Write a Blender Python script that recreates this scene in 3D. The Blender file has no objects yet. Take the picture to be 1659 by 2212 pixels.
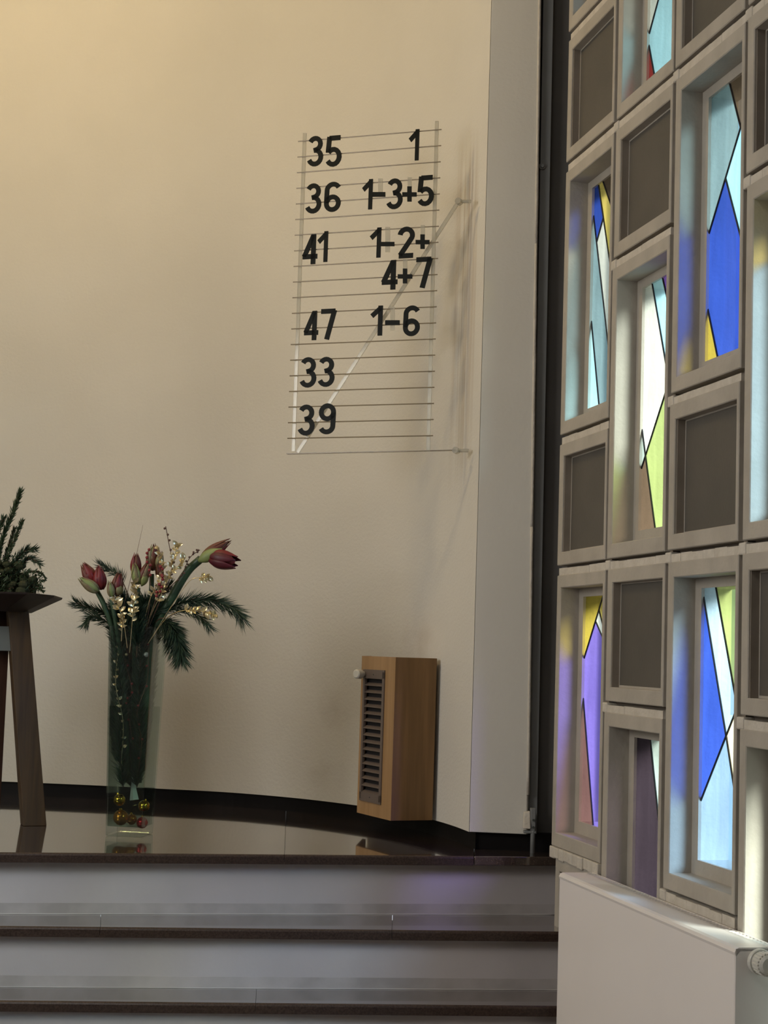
import bpy, math, random
from mathutils import Vector, Matrix
random.seed(7)
S = bpy.context.scene
COL = S.collection
# ---------------------------------------------------------------- camera
F = 3450.0; ROLL = .032; H0 = .60
PIT = math.atan((1405.6-1106)/F)
cr, sr = math.cos(ROLL), math.sin(ROLL)
_X = Vector((1, 0, 0)); _U = Vector((0, -math.sin(PIT), math.cos(PIT))); FWD = Vector((0, math.cos(PIT), math.sin(PIT)))
CR = _X*cr + _U*sr; CU = -_X*sr + _U*cr; CAMP = Vector((0, 0, H0))
cd = bpy.data.cameras.new('camera'); cam = bpy.data.objects.new('camera', cd); COL.objects.link(cam)
cd.sensor_fit = 'HORIZONTAL'; cd.sensor_width = 36; cd.lens = F/1659*36; cd.clip_start = .05
m = Matrix((CR, CU, -FWD)).transposed().to_4x4(); m.translation = CAMP
cam.matrix_world = m
S.camera = cam
# ---------------------------------------------------------------- sky
W = bpy.data.worlds.new('sky'); S.world = W; W.use_nodes = True
nt = W.node_tree; bg = nt.nodes['Background']
tc = nt.nodes.new('ShaderNodeTexCoord'); sep = nt.nodes.new('ShaderNodeSeparateXYZ'); ramp = nt.nodes.new('ShaderNodeValToRGB')
nt.links.new(tc.outputs['Generated'], sep.inputs[0]); nt.links.new(sep.outputs['Z'], ramp.inputs[0]); nt.links.new(ramp.outputs[0], bg.inputs[0])
# overcast winter sky: brighter towards the zenith
ramp.color_ramp.elements[0].color = (.30, .335, .37, 1); ramp.color_ramp.elements[1].color = (.86, .95, 1, 1)
bg.inputs[1].default_value = 2.9
sl = bpy.data.lights.new('hazy_sun', 'SUN'); sl.energy = 23; sl.angle = math.radians(28); sl.color = (1, .96, .90)
so = bpy.data.objects.new('hazy_sun', sl); COL.objects.link(so)
sd_ = (Vector((-.2225, .975, 0))*.72+Vector((-.975, -.2225, 0))*.50+Vector((0, 0, -.46))).normalized()
so.rotation_euler = sd_.to_track_quat('-Z', 'Y').to_euler(); so.location = (4, 2, 5)
# ---------------------------------------------------------------- apse lamp and added fill lights
def area(name, loc, target, size, power, color, sy=None):
    l = bpy.data.lights.new(name, 'AREA'); l.energy = power; l.color = color; l.size = size
    if sy: l.shape = 'RECTANGLE'; l.size_y = sy
    o = bpy.data.objects.new(name, l); COL.objects.link(o); o.location = loc
    o.rotation_euler = (Vector(target)-Vector(loc)).to_track_quat('-Z', 'Y').to_euler()
    return o
area('apse_lamp', (-1.9, 4.3, 3.66), (-1.3, 6.2, 2.9), .45, 41, (1, .73, .35))
area('nave_fill', (-1.2, .2, 3.7), (-1.1, 1.8, 0), 1.8, 40, (1, .96, .92), 1.8)  # unseen area light added for general brightness
area('side_fill', (-3.1, 2.3, 1.6), (.6, 4.5, .5), 1.5, 58, (1, .965, .91), 1.5)  # unseen area light added to lift the surfaces facing left
S.view_settings.view_transform = 'Standard'; S.view_settings.look = 'None'
S.view_settings.gamma = 1; S.view_settings.use_curve_mapping = False
S.view_settings.exposure = 0.0

# ---------------------------------------------------------------- geometry of the place
def ray(x, y): return FWD + CR*((x-829.5)/F) - CU*((y-1106)/F)
def at(x, y, Y):
    r = ray(x, y); return CAMP + r*(Y/r.y)
def onz(x, y, z=0):
    r = ray(x, y); return CAMP + r*((z-H0)/r.z)
def onplane(x, y, P, n):
    r = ray(x, y); return CAMP + r*((P-CAMP).dot(n)/r.dot(n))
WD = Vector((-.2225005, .9749326, 0)); NR = Vector((-.9749326, -.2225005, 0)); WA = Vector((.530667, 4.72, 0))
def wp(s, off, z): return WA - WD*s - NR*off + Vector((0, 0, z))      # s towards the nave, off into the wall
def wallc(x, y, off=.066):
    p = onplane(x, y, WA-NR*off, NR); return ((WA-p).dot(WD), p.z)

# ---------------------------------------------------------------- materials
MT = {}
def newmat(name):
    m = bpy.data.materials.new(name); m.use_nodes = True; MT[name] = m
    return m, m.node_tree, m.node_tree.nodes['Principled BSDF']
def mat(name, c, rough=.6, metal=0, c2=None, scale=8, bump=0, bscale=60, stretch=None, spec=.5, detail=4, lo=.35, hi=.65):
    m, t, b = newmat(name); N = t.nodes; L = t.links
    b.inputs['Roughness'].default_value = rough; b.inputs['Metallic'].default_value = metal
    b.inputs['Specular IOR Level'].default_value = spec
    b.inputs['Base Color'].default_value = (*c, 1)
    tc = N.new('ShaderNodeTexCoord'); vec = tc.outputs['Object']
    if stretch:
        mp = N.new('ShaderNodeMapping'); mp.inputs['Scale'].default_value = stretch; L.new(vec, mp.inputs[0]); vec = mp.outputs[0]
    if c2:
        n = N.new('ShaderNodeTexNoise'); n.inputs['Scale'].default_value = scale; n.inputs['Detail'].default_value = detail; L.new(vec, n.inputs['Vector'])
        r = N.new('ShaderNodeValToRGB'); r.color_ramp.elements[0].color = (*c, 1); r.color_ramp.elements[1].color = (*c2, 1)
        r.color_ramp.elements[0].position = lo; r.color_ramp.elements[1].position = hi
        L.new(n.outputs[0], r.inputs[0]); L.new(r.outputs[0], b.inputs['Base Color'])
    if bump:
        n2 = N.new('ShaderNodeTexNoise'); n2.inputs['Scale'].default_value = bscale; n2.inputs['Detail'].default_value = 3; L.new(tc.outputs['Object'], n2.inputs['Vector'])
        bp = N.new('ShaderNodeBump'); bp.inputs['Strength'].default_value = bump; bp.inputs['Distance'].default_value = .004
        L.new(n2.outputs[0], bp.inputs['Height']); L.new(bp.outputs[0], b.inputs['Normal'])
    return m
def plaster():
    m, t, b = newmat('plaster'); N = t.nodes; L = t.links
    b.inputs['Roughness'].default_value = .85; b.inputs['Specular IOR Level'].default_value = .2
    tc = N.new('ShaderNodeTexCoord')
    n = N.new('ShaderNodeTexNoise'); n.inputs['Scale'].default_value = 1.3; n.inputs['Detail'].default_value = 5; L.new(tc.outputs['Object'], n.inputs['Vector'])
    r = N.new('ShaderNodeValToRGB'); r.color_ramp.elements[0].color = (.58, .56, .515, 1); r.color_ramp.elements[1].color = (.64, .62, .575, 1)
    r.color_ramp.elements[0].position = .3; r.color_ramp.elements[1].position = .7
    L.new(n.outputs[0], r.inputs[0])
    # drip marks running down beside the hymn board
    mp = N.new('ShaderNodeMapping'); mp.inputs['Scale'].default_value = (34, 34, .5); L.new(tc.outputs['Object'], mp.inputs[0])
    n2 = N.new('ShaderNodeTexNoise'); n2.inputs['Scale'].default_value = 1.5; n2.inputs['Detail'].default_value = 4; L.new(mp.outputs[0], n2.inputs['Vector'])
    r2 = N.new('ShaderNodeValToRGB'); r2.color_ramp.elements[0].position = .42; r2.color_ramp.elements[1].position = .68
    r2.color_ramp.elements[0].color = (0, 0, 0, 1); r2.color_ramp.elements[1].color = (1, 1, 1, 1); L.new(n2.outputs[0], r2.inputs[0])
    sx = N.new('ShaderNodeSeparateXYZ'); L.new(tc.outputs['Object'], sx.inputs[0])
    def band(sock, a, bq, c, d):
        e = N.new('ShaderNodeMapRange'); e.interpolation_type = 'SMOOTHSTEP'; e.inputs[1].default_value = a; e.inputs[2].default_value = bq; L.new(sock, e.inputs[0])
        g = N.new('ShaderNodeMapRange'); g.interpolation_type = 'SMOOTHSTEP'; g.inputs[1].default_value = c; g.inputs[2].default_value = d; g.inputs[3].default_value = 1; g.inputs[4].default_value = 0; L.new(sock, g.inputs[0])
        k = N.new('ShaderNodeMath'); k.operation = 'MULTIPLY'; L.new(e.outputs[0], k.inputs[0]); L.new(g.outputs[0], k.inputs[1]); return k.outputs[0]
    bx = band(sx.outputs['X'], .19, .235, .268, .275); bz = band(sx.outputs['Z'], 1.0, 1.5, 2.1, 2.35)
    k = N.new('ShaderNodeMath'); k.operation = 'MULTIPLY'; L.new(bx, k.inputs[0]); L.new(bz, k.inputs[1])
    k2 = N.new('ShaderNodeMath'); k2.operation = 'MULTIPLY'; L.new(k.outputs[0], k2.inputs[0]); L.new(r2.outputs[0], k2.inputs[1])
    k3 = N.new('ShaderNodeMath'); k3.operation = 'MULTIPLY'; k3.inputs[1].default_value = .55; L.new(k2.outputs[0], k3.inputs[0])
    mx = N.new('ShaderNodeMix'); mx.data_type = 'RGBA'; L.new(k3.outputs[0], mx.inputs[0]); L.new(r.outputs[0], mx.inputs[6]); mx.inputs[7].default_value = (.33, .23, .14, 1)
    # brown heat mark over the wooden heater casing and grey smudges left of it
    n3 = N.new('ShaderNodeTexNoise'); n3.inputs['Scale'].default_value = 5; n3.inputs['Detail'].default_value = 6; L.new(tc.outputs['Object'], n3.inputs['Vector'])
    r3 = N.new('ShaderNodeValToRGB'); r3.color_ramp.elements[0].position = .45; r3.color_ramp.elements[1].position = .75
    r3.color_ramp.elements[0].color = (0, 0, 0, 1); r3.color_ramp.elements[1].color = (1, 1, 1, 1); L.new(n3.outputs[0], r3.inputs[0])
    h1 = band(sx.outputs['X'], .02, .08, .15, .20); h2 = band(sx.outputs['Z'], .5, .6, .64, .78)
    h3 = band(sx.outputs['X'], -.42, -.25, -.18, -.05); h4 = band(sx.outputs['Z'], .06, .2, .35, .55)
    def mul(a, bq):
        q = N.new('ShaderNodeMath'); q.operation = 'MULTIPLY'; L.new(a, q.inputs[0])
        if isinstance(bq, float): q.inputs[1].default_value = bq
        else: L.new(bq, q.inputs[1])
        return q.outputs[0]
    ad = N.new('ShaderNodeMath'); L.new(mul(mul(h1, h2), .5), ad.inputs[0]); L.new(mul(mul(h3, h4), .5), ad.inputs[1])
    my = N.new('ShaderNodeMix'); my.data_type = 'RGBA'; L.new(mul(ad.outputs[0], r3.outputs[0]), my.inputs[0]); L.new(mx.outputs[2], my.inputs[6]); my.inputs[7].default_value = (.36, .30, .24, 1)
    L.new(my.outputs[2], b.inputs['Base Color'])
    n4 = N.new('ShaderNodeTexNoise'); n4.inputs['Scale'].default_value = 90; n4.inputs['Detail'].default_value = 3; L.new(tc.outputs['Object'], n4.inputs['Vector'])
    bp = N.new('ShaderNodeBump'); bp.inputs['Strength'].default_value = .3; bp.inputs['Distance'].default_value = .004
    L.new(n4.outputs[0], bp.inputs['Height']); L.new(bp.outputs[0], b.inputs['Normal'])
    return m
plaster()
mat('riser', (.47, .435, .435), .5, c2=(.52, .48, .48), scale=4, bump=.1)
mat('riser_dirt', (.36, .33, .315), .6, c2=(.46, .42, .41), scale=10)
mg = mat('granite', (.030, .020, .016), .10, c2=(.075, .050, .040), scale=260, spec=.9, detail=2)
mg.node_tree.nodes['Principled BSDF'].inputs['Coat Weight'].default_value = 1; mg.node_tree.nodes['Principled BSDF'].inputs['Coat IOR'].default_value = 1.75; mg.node_tree.nodes['Principled BSDF'].inputs['Coat Roughness'].default_value = .035
mat('granite_edge', (.028, .017, .013), .32, c2=(.06, .038, .03), scale=200, spec=.4)
mat('skirting', (.006, .005, .005), .5, spec=.15)
mat('caulk', (.45, .42, .40), .8)
mat('floor_stone', (.20, .17, .155), .25, c2=(.27, .23, .21), scale=3)
mat('concrete', (.36, .33, .285), .8, c2=(.42, .385, .335), scale=9, bump=.35, bscale=70)
mat('mortar', (.50, .46, .40), .8, c2=(.58, .54, .48), scale=30, bump=.5, bscale=120)
mat('groove', (.16, .135, .11), .9)
mat('panel_dark', (.085, .078, .067), .7, c2=(.10, .09, .077), scale=6, bump=.15, bscale=120)
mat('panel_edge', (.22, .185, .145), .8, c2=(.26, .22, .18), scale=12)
mat('lead', (.015, .016, .02), .5, metal=.3)
mat('steel_paint', (.20, .205, .205), .45, c2=(.23, .235, .235), scale=5)
mat('steel_dark', (.10, .094, .088), .55, c2=(.12, .113, .105), scale=5)
mat('ceiling_paint', (.62, .58, .50), .9)
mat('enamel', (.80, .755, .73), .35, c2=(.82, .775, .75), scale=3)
mat('enamel_slot', (.06, .055, .05), .7)
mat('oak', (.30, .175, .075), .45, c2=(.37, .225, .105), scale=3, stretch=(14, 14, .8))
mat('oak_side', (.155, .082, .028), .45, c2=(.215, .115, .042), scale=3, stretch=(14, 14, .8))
mat('grille', (.13, .10, .085), .5)
mat('grille_shade', (.012, .010, .010), .8)  # shade behind louvres and slots put into the colour
mat('walnut', (.082, .047, .019), .5, c2=(.052, .029, .013), scale=4, stretch=(16, 16, 1))
mat('walnut_dark', (.035, .014, .008), .4, c2=(.055, .022, .012), scale=4, stretch=(16, 16, 1))
mat('bowl_wood', (.012, .007, .006), .6, c2=(.022, .013, .010), scale=12, spec=.25)
mat('iron', (.10, .11, .105), .5, metal=.6)
mat('white_plastic', (.62, .61, .56), .35)
mat('black_numeral', (.003, .005, .005), .5, spec=.15)
mat('stem_green', (.040, .085, .038), .45, c2=(.024, .055, .028), scale=20)
mat('spathe', (.26, .30, .10), .5, c2=(.19, .24, .08), scale=25)
mat('sepal', (.22, .22, .10), .5, c2=(.20, .12, .07), scale=30)
mat('petal_red', (.17, .010, .012), .5, c2=(.09, .008, .010), scale=25)
mat('petal_rust', (.12, .022, .014), .5, c2=(.13, .045, .02), scale=25)
mat('petal_wine', (.095, .005, .014), .5, c2=(.05, .004, .010), scale=25)
mat('pine', (.014, .034, .020), .55, c2=(.030, .058, .030), scale=30)
mat('pine_light', (.06, .12, .05), .55, c2=(.04, .09, .045), scale=30)
mat('fir', (.055, .085, .035), .55, c2=(.030, .058, .028), scale=30)
mat('moss', (.018, .026, .009), .9, c2=(.04, .042, .016), scale=40, bump=.8, bscale=90)
mat('twig', (.10, .05, .03), .7)
mat('berry', (.22, .02, .02), .35)
mat('bud_brown', (.10, .045, .03), .5)
mat('gold_leaf', (.78, .68, .42), .28, metal=.75, c2=(.60, .47, .22), scale=40)
mat('bauble_gold', (.80, .50, .06), .14, metal=1)
mat('bauble_amber', (.52, .20, .02), .25, metal=.85)
mat('bauble_red', (.45, .012, .018), .14, metal=.7)
mat('candle', (.55, .60, .58), .4)
mat('outdoor_ground', (.36, .38, .34), .9)
def clear(name, tint, gloss=.12, haze=0, hcol=(.8, .8, .8), rough=.03):
    m, t, b = newmat(name); N = t.nodes; L = t.links; out = N['Material Output']
    tr = N.new('ShaderNodeBsdfTransparent'); tr.inputs[0].default_value = (*tint, 1)
    gl = N.new('ShaderNodeBsdfGlossy'); gl.inputs['Roughness'].default_value = rough
    lw = N.new('ShaderNodeLayerWeight'); lw.inputs[0].default_value = .35
    mr = N.new('ShaderNodeMapRange'); mr.inputs[3].default_value = gloss*.35; mr.inputs[4].default_value = min(1, gloss*5); L.new(lw.outputs['Fresnel'], mr.inputs[0])
    mx = N.new('ShaderNodeMixShader'); L.new(mr.outputs[0], mx.inputs[0]); L.new(tr.outputs[0], mx.inputs[1]); L.new(gl.outputs[0], mx.inputs[2])
    last = mx.outputs[0]
    if haze:
        df = N.new('ShaderNodeBsdfDiffuse'); df.inputs[0].default_value = (*hcol, 1)
        m2 = N.new('ShaderNodeMixShader'); m2.inputs[0].default_value = haze; L.new(last, m2.inputs[1]); L.new(df.outputs[0], m2.inputs[2]); last = m2.outputs[0]
    L.new(last, out.inputs[0]); return m
clear('vase_glass', (.90, .945, .93), .10)
clear('water', (.74, .80, .76), .03)
clear('acrylic', (.86, .85, .80), .10, .30, (.72, .70, .64), .12)
clear('acrylic_rail', (.62, .56, .46), .08, .42, (.34, .29, .22), .2)
def stained(name, c):
    m, t, b = newmat(name); N = t.nodes; L = t.links; out = N['Material Output']
    tc = N.new('ShaderNodeTexCoord'); mp = N.new('ShaderNodeMapping'); mp.inputs['Scale'].default_value = (22, 22, 4); L.new(tc.outputs['Object'], mp.inputs[0])
    n = N.new('ShaderNodeTexNoise'); n.inputs['Scale'].default_value = 1; n.inputs['Detail'].default_value = 5; n.inputs['Distortion'].default_value = .8; L.new(mp.outputs[0], n.inputs['Vector'])
    mr = N.new('ShaderNodeMapRange'); mr.inputs[1].default_value = .3; mr.inputs[2].default_value = .7; mr.inputs[3].default_value = .82; mr.inputs[4].default_value = 1.06; L.new(n.outputs[0], mr.inputs[0])
    mc = N.new('ShaderNodeMix'); mc.data_type = 'RGBA'; mc.blend_type = 'MULTIPLY'; mc.inputs[0].default_value = 1
    mc.inputs[6].default_value = (*c, 1); L.new(mr.outputs[0], mc.inputs[7])
    tr = N.new('ShaderNodeBsdfTransparent'); tl = N.new('ShaderNodeBsdfTranslucent'); L.new(mc.outputs[2], tr.inputs[0]); L.new(mc.outputs[2], tl.inputs[0])
    mx = N.new('ShaderNodeMixShader'); mx.inputs[0].default_value = .22; L.new(tr.outputs[0], mx.inputs[1]); L.new(tl.outputs[0], mx.inputs[2])
    gl = N.new('ShaderNodeBsdfGlossy'); gl.inputs['Roughness'].default_value = .12
    bp = N.new('ShaderNodeBump'); bp.inputs['Strength'].default_value = .4; bp.inputs['Distance'].default_value = .003; L.new(n.outputs[0], bp.inputs['Height']); L.new(bp.outputs[0], gl.inputs['Normal'])
    m2 = N.new('ShaderNodeMixShader'); m2.inputs[0].default_value = .04; L.new(mx.outputs[0], m2.inputs[1]); L.new(gl.outputs[0], m2.inputs[2])
    L.new(m2.outputs[0], out.inputs[0]); return m
GC = dict(white=(.54, .63, .61), cyan=(.34, .66, .80), paleblue=(.34, .55, .72), greyblue=(.18, .31, .37), blue=(.028, .075, .43), violet=(.13, .11, .44),
          mauve=(.095, .056, .058), yellow=(.62, .55, .15), olive=(.33, .29, .05), brown=(.11, .085, .06), green=(.31, .43, .17), red=(.20, .03, .03),
          darkpurple=(.030, .025, .036), teal=(.30, .42, .42), lightblue=(.18, .32, .50), paleyellow=(.80, .76, .50), purple=(.22, .12, .55), palegrey=(.62, .70, .66))
for k, v in GC.items(): stained('glass_'+k, v)

# ---------------------------------------------------------------- mesh helpers
class MB:
    def __init__(self): self.v = []; self.f = []; self.mi = []
    def add(self, vs, fs, mi=0):
        b = len(self.v); self.v += [Vector(p) for p in vs]; self.f += [[b+i for i in f] for f in fs]; self.mi += [mi]*len(fs); return self
    def hexa(self, p, mi=0):   # 8 points: bottom 4 ccw, top 4 ccw
        return self.add(p, [(3, 2, 1, 0), (4, 5, 6, 7), (0, 1, 5, 4), (1, 2, 6, 5), (2, 3, 7, 6), (3, 0, 4, 7)], mi)
    def box(self, a, b, mi=0):
        (x0, y0, z0), (x1, y1, z1) = a, b
        return self.hexa([(x0, y0, z0), (x1, y0, z0), (x1, y1, z0), (x0, y1, z0), (x0, y0, z1), (x1, y0, z1), (x1, y1, z1), (x0, y1, z1)], mi)
    def wbox(self, s0, s1, o0, o1, z0, z1, mi=0):   # box in window-wall coordinates
        return self.hexa([wp(s0, o0, z0), wp(s1, o0, z0), wp(s1, o1, z0), wp(s0, o1, z0), wp(s0, o0, z1), wp(s1, o0, z1), wp(s1, o1, z1), wp(s0, o1, z1)], mi)
    def prism(self, pts, z0, z1, mi=0):
        n = len(pts)
        vs = [(p[0], p[1], z0) for p in pts]+[(p[0], p[1], z1) for p in pts]
        fs = [list(range(n))[::-1], list(range(n, 2*n))]+[(i, (i+1) % n, n+(i+1) % n, n+i) for i in range(n)]
        return self.add(vs, fs, mi)
    def tube(self, pts, r, n=8, mi=0, caps=True):
        pts = [Vector(p) for p in pts]; k = len(pts)
        rs = r if isinstance(r, (list, tuple)) else [r]*k
        up = None; vs = []; fs = []
        for i, p in enumerate(pts):
            d = (pts[min(i+1, k-1)]-pts[max(i-1, 0)]).normalized()
            if up is None:
                up = d.orthogonal().normalized()
            else:
                up = (up-d*up.dot(d)).normalized()
            w = d.cross(up)
            for j in range(n):
                a = 2*math.pi*j/n; vs.append(p+(up*math.cos(a)+w*math.sin(a))*rs[i])
        for i in range(k-1):
            for j in range(n): fs.append((i*n+j, i*n+(j+1) % n, (i+1)*n+(j+1) % n, (i+1)*n+j))
        if caps: fs += [list(range(n))[::-1], list(range((k-1)*n, k*n))]
        return self.add(vs, fs, mi)
    def ball(self, c, r, nu=12, nv=8, mi=0, sc=(1, 1, 1)):
        c = Vector(c); vs = [c+Vector((0, 0, r*sc[2]))]; fs = []
        for i in range(1, nv):
            t = math.pi*i/nv
            for j in range(nu):
                a = 2*math.pi*j/nu; vs.append(c+Vector((r*sc[0]*math.sin(t)*math.cos(a), r*sc[1]*math.sin(t)*math.sin(a), r*sc[2]*math.cos(t))))
        vs.append(c-Vector((0, 0, r*sc[2])))
        for j in range(nu): fs.append((0, 1+j, 1+(j+1) % nu)); fs.append((len(vs)-1, 1+(nv-2)*nu+(j+1) % nu, 1+(nv-2)*nu+j))
        for i in range(nv-2):
            for j in range(nu): a = 1+i*nu; fs.append((a+j, a+nu+j, a+nu+(j+1) % nu, a+(j+1) % nu))
        return self.add(vs, fs, mi)
    def build(self, name, mats, parent=None, smooth=False, bevel=0, origin=None):
        if isinstance(mats, str): mats = [mats]
        o0 = Vector(origin) if origin is not None else (Vector(parent['_o']) if parent is not None and '_o' in parent else Vector((0, 0, 0)))
        me = bpy.data.meshes.new(name); me.from_pydata([tuple(p-o0) for p in self.v], [], self.f)
        for mm in mats: me.materials.append(MT[mm])
        me.polygons.foreach_set('material_index', self.mi)
        if smooth: me.polygons.foreach_set('use_smooth', [True]*len(self.f))
        me.validate(); me.update()
        o = bpy.data.objects.new(name, me); COL.objects.link(o)
        if parent is not None: o.parent = parent; o['_o'] = tuple(o0)
        else: o.location = o0; o['_o'] = tuple(o0)
        if bevel:
            bv = o.modifiers.new('bevel', 'BEVEL'); bv.width = bevel; bv.segments = 2; bv.limit_method = 'ANGLE'; bv.angle_limit = math.radians(40)
        return o
def thing(name, label, cat, loc, group=None):
    o = bpy.data.objects.new(name, None); COL.objects.link(o); o.location = loc; o['_o'] = tuple(loc); o.empty_display_size = .05
    o['label'] = label; o['category'] = cat
    if group: o['group'] = group
    return o
def tag(o, label, cat, group=None, kind=None):
    o['label'] = label; o['category'] = cat
    if group: o['group'] = group
    if kind: o['kind'] = kind
    return o
def struct(o, label=None, cat='wall'):
    o['kind'] = 'structure'
    if label: o['label'] = label; o['category'] = cat
    return o
def crom(P, n=8):
    P = [Vector(p) for p in P]; Q = [P[0]*2-P[1]]+P+[P[-1]*2-P[-2]]; out = []
    for i in range(1, len(Q)-2):
        a, b, c, d = Q[i-1:i+3]
        for k in range(n):
            t = k/n; out.append(.5*((2*b)+(c-a)*t+(2*a-5*b+4*c-d)*t*t+(3*b-a-3*c+d)*t**3))
    out.append(P[-1]); return out

# ================================================================ SETTING
CEIL = 3.75; FLOOR = -.68; GAP = .053
apx = [(.293, 4.984), (.255, 5.13), (.198, 5.292), (.095, 5.51), (-.062, 5.707), (-.273, 5.90), (-.538, 6.05), (-.823, 6.118), (-1.15, 6.18), (-1.55, 6.21)]
full = apx+[(-3.1-x, y) for x, y in apx[-2::-1]]
arc = [Vector((p.x, p.y, 0)) for p in crom([(x, y, 0) for x, y in full], 7)]
def shell(pts, th, z0, z1, mi=0):
    mb = MB(); n = len(pts); back = []
    for i, p in enumerate(pts):
        d = (pts[min(i+1, n-1)]-pts[max(0, i-1)]).normalized(); back.append(p+Vector((d.y, -d.x, 0))*th)
    for i in range(n-1):
        a, b, c, d = pts[i], pts[i+1], back[i+1], back[i]
        mb.add([(a.x, a.y, z0), (b.x, b.y, z0), (b.x, b.y, z1), (a.x, a.y, z1)], [(0, 1, 2, 3)], mi)
        mb.add([(d.x, d.y, z0), (c.x, c.y, z0), (c.x, c.y, z1), (d.x, d.y, z1)], [(3, 2, 1, 0)], mi)
        mb.add([(a.x, a.y, z0), (b.x, b.y, z0), (c.x, c.y, z0), (d.x, d.y, z0)], [(3, 2, 1, 0)], mi)
        mb.add([(a.x, a.y, z1), (b.x, b.y, z1), (c.x, c.y, z1), (d.x, d.y, z1)], [(0, 1, 2, 3)], mi)
    return mb
# weld so smooth shading works along the curve
def weld(o):
    import bmesh
    b = bmesh.new(); b.from_mesh(o.data); bmesh.ops.remove_doubles(b, verts=b.verts, dist=1e-5); bmesh.ops.recalc_face_normals(b, faces=b.faces)
    b.to_mesh(o.data); b.free()
    for p in o.data.polygons: p.use_smooth = abs(p.normal.z) < .5
wb = shell(arc, .14, GAP, CEIL); o = wb.build('wall_back', 'plaster'); weld(o)
es = o.modifiers.new('es', 'EDGE_SPLIT'); es.split_angle = math.radians(35)
struct(o, 'curved cream plaster apse wall behind the glass vase', 'wall')
# pillar face right of the apse, with plaster bead on its right edge
mb = MB(); pb = [(.2935, 4.9835), (.468, 4.965), (.473, 4.969), (.474, 4.985), (.474, 5.12), (.40, 5.12)]
xt = at(1166, 0, 4.965).x-.474+(at(1166, 0, 4.965).x-.474)*.25
vs = [(x, y, GAP) for x, y in pb]+[(x+(xt if x > .45 else 0), y, CEIL) for x, y in pb]
mb.add(vs, [(5, 4, 3, 2, 1, 0), (6, 7, 8, 9, 10, 11)]+[(i, (i+1) % 6, 6+(i+1) % 6, 6+i) for i in range(6)])
o = mb.build('trim_1', 'plaster', bevel=.002); struct(o, 'pale plaster pier between the apse and the dark steel post', 'pier')
mb = MB()
for (z0, z1) in ((GAP+.12, 1.0), (1.0, 1.9), (1.9, CEIL)):
    mb.tube([(.471+xt*(z-GAP)/(CEIL-GAP), 4.965, z) for z in [z0+(z1-z0)*i/12 for i in range(13)]], [.0045+.0016*random.random() for i in range(13)], 6)
mb.build('plaster_bead', 'mortar', o, smooth=True)
# dark skirting under the floating walls
sk = [Vector((p.x, p.y, 0)) for p in arc]
n = len(sk); in_ = []
for i, p in enumerate(sk):
    d = (sk[min(i+1, n-1)]-sk[max(0, i-1)]).normalized(); in_.append(p+Vector((d.y, -d.x, 0))*.022)
sk0 = shell(in_, .1, 0, GAP); sk0.prism([(.315, 5.0), (.62, 4.98), (.62, 5.1), (.33, 5.1)], 0, GAP)
o = sk0.build('baseboard_back', 'skirting'); struct(o, 'recessed black skirting below the curved wall', 'baseboard')
# steel post in the recess, with unseen plates added to stop light leaks
mb = MB(); mb.hexa([(.4745, 4.985, GAP), (.502, 4.985, GAP), (.502, 5.10, GAP), (.4745, 5.10, GAP), (.455, 4.985, CEIL), (.490, 4.985, CEIL), (.490, 5.10, CEIL), (.455, 5.10, CEIL)], 0); mb.box((.49, 5.02, GAP), (.70, 5.10, CEIL), 1); mb.wbox(-.36, -.046, .10, .17, FLOOR, CEIL, 1); mb.box((.37, 5.10, GAP), (.78, 5.15, CEIL), 1); mb.box((.66, 4.70, FLOOR), (.78, 5.12, CEIL), 1)
o = mb.build('trim_2', ['steel_paint', 'steel_dark'], bevel=.001); struct(o, 'dark painted steel post beside the window wall, with added light-stop plates behind', 'post')
p = at(1171, 360, 4.985); mb = MB(); mb.tube([p, p+Vector((0, -.006, 0))], .011, 10); mb.tube([p+Vector((0, -.006, 0)), p+Vector((0, -.012, 0))], .006, 6)
mb.build('bolt_head', 'steel_paint', o, bevel=.001)
# crumbled plaster foot with a pipe clamp
q = thing('pipe_clamp', 'crumbling grey clamp at the foot of the dark post', 'clamp', (.470, 4.955, .001))
mb = MB(); mb.hexa([(.455, 4.935, GAP+.02), (.478, 4.930, GAP+.02), (.478, 4.962, GAP+.02), (.455, 4.962, GAP+.02), (.457, 4.942, .122), (.476, 4.938, .126), (.476, 4.962, .126), (.457, 4.962, .122)])
mb.build('plaster_lump', 'mortar', q, bevel=.003)
mb = MB(); mb.box((.477, 4.936, GAP+.015), (.493, 4.962, .135)); mb.box((.457, 4.938, GAP+.006), (.495, 4.962, GAP+.014)); mb.build('bracket', 'steel_paint', q, bevel=.002)
mb = MB(); mb.tube([(.486, 4.945, .0), (.486, 4.945, .06), (.487, 4.943, .075)], .0075, 10); mb.build('pipe', 'steel_paint', q, smooth=True)
for z in (.10, .078):
    mb = MB(); mb.tube([(.486, 4.930, z), (.486, 4.938, z)], .004, 6); mb.build('screw', 'iron', q)
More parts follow.
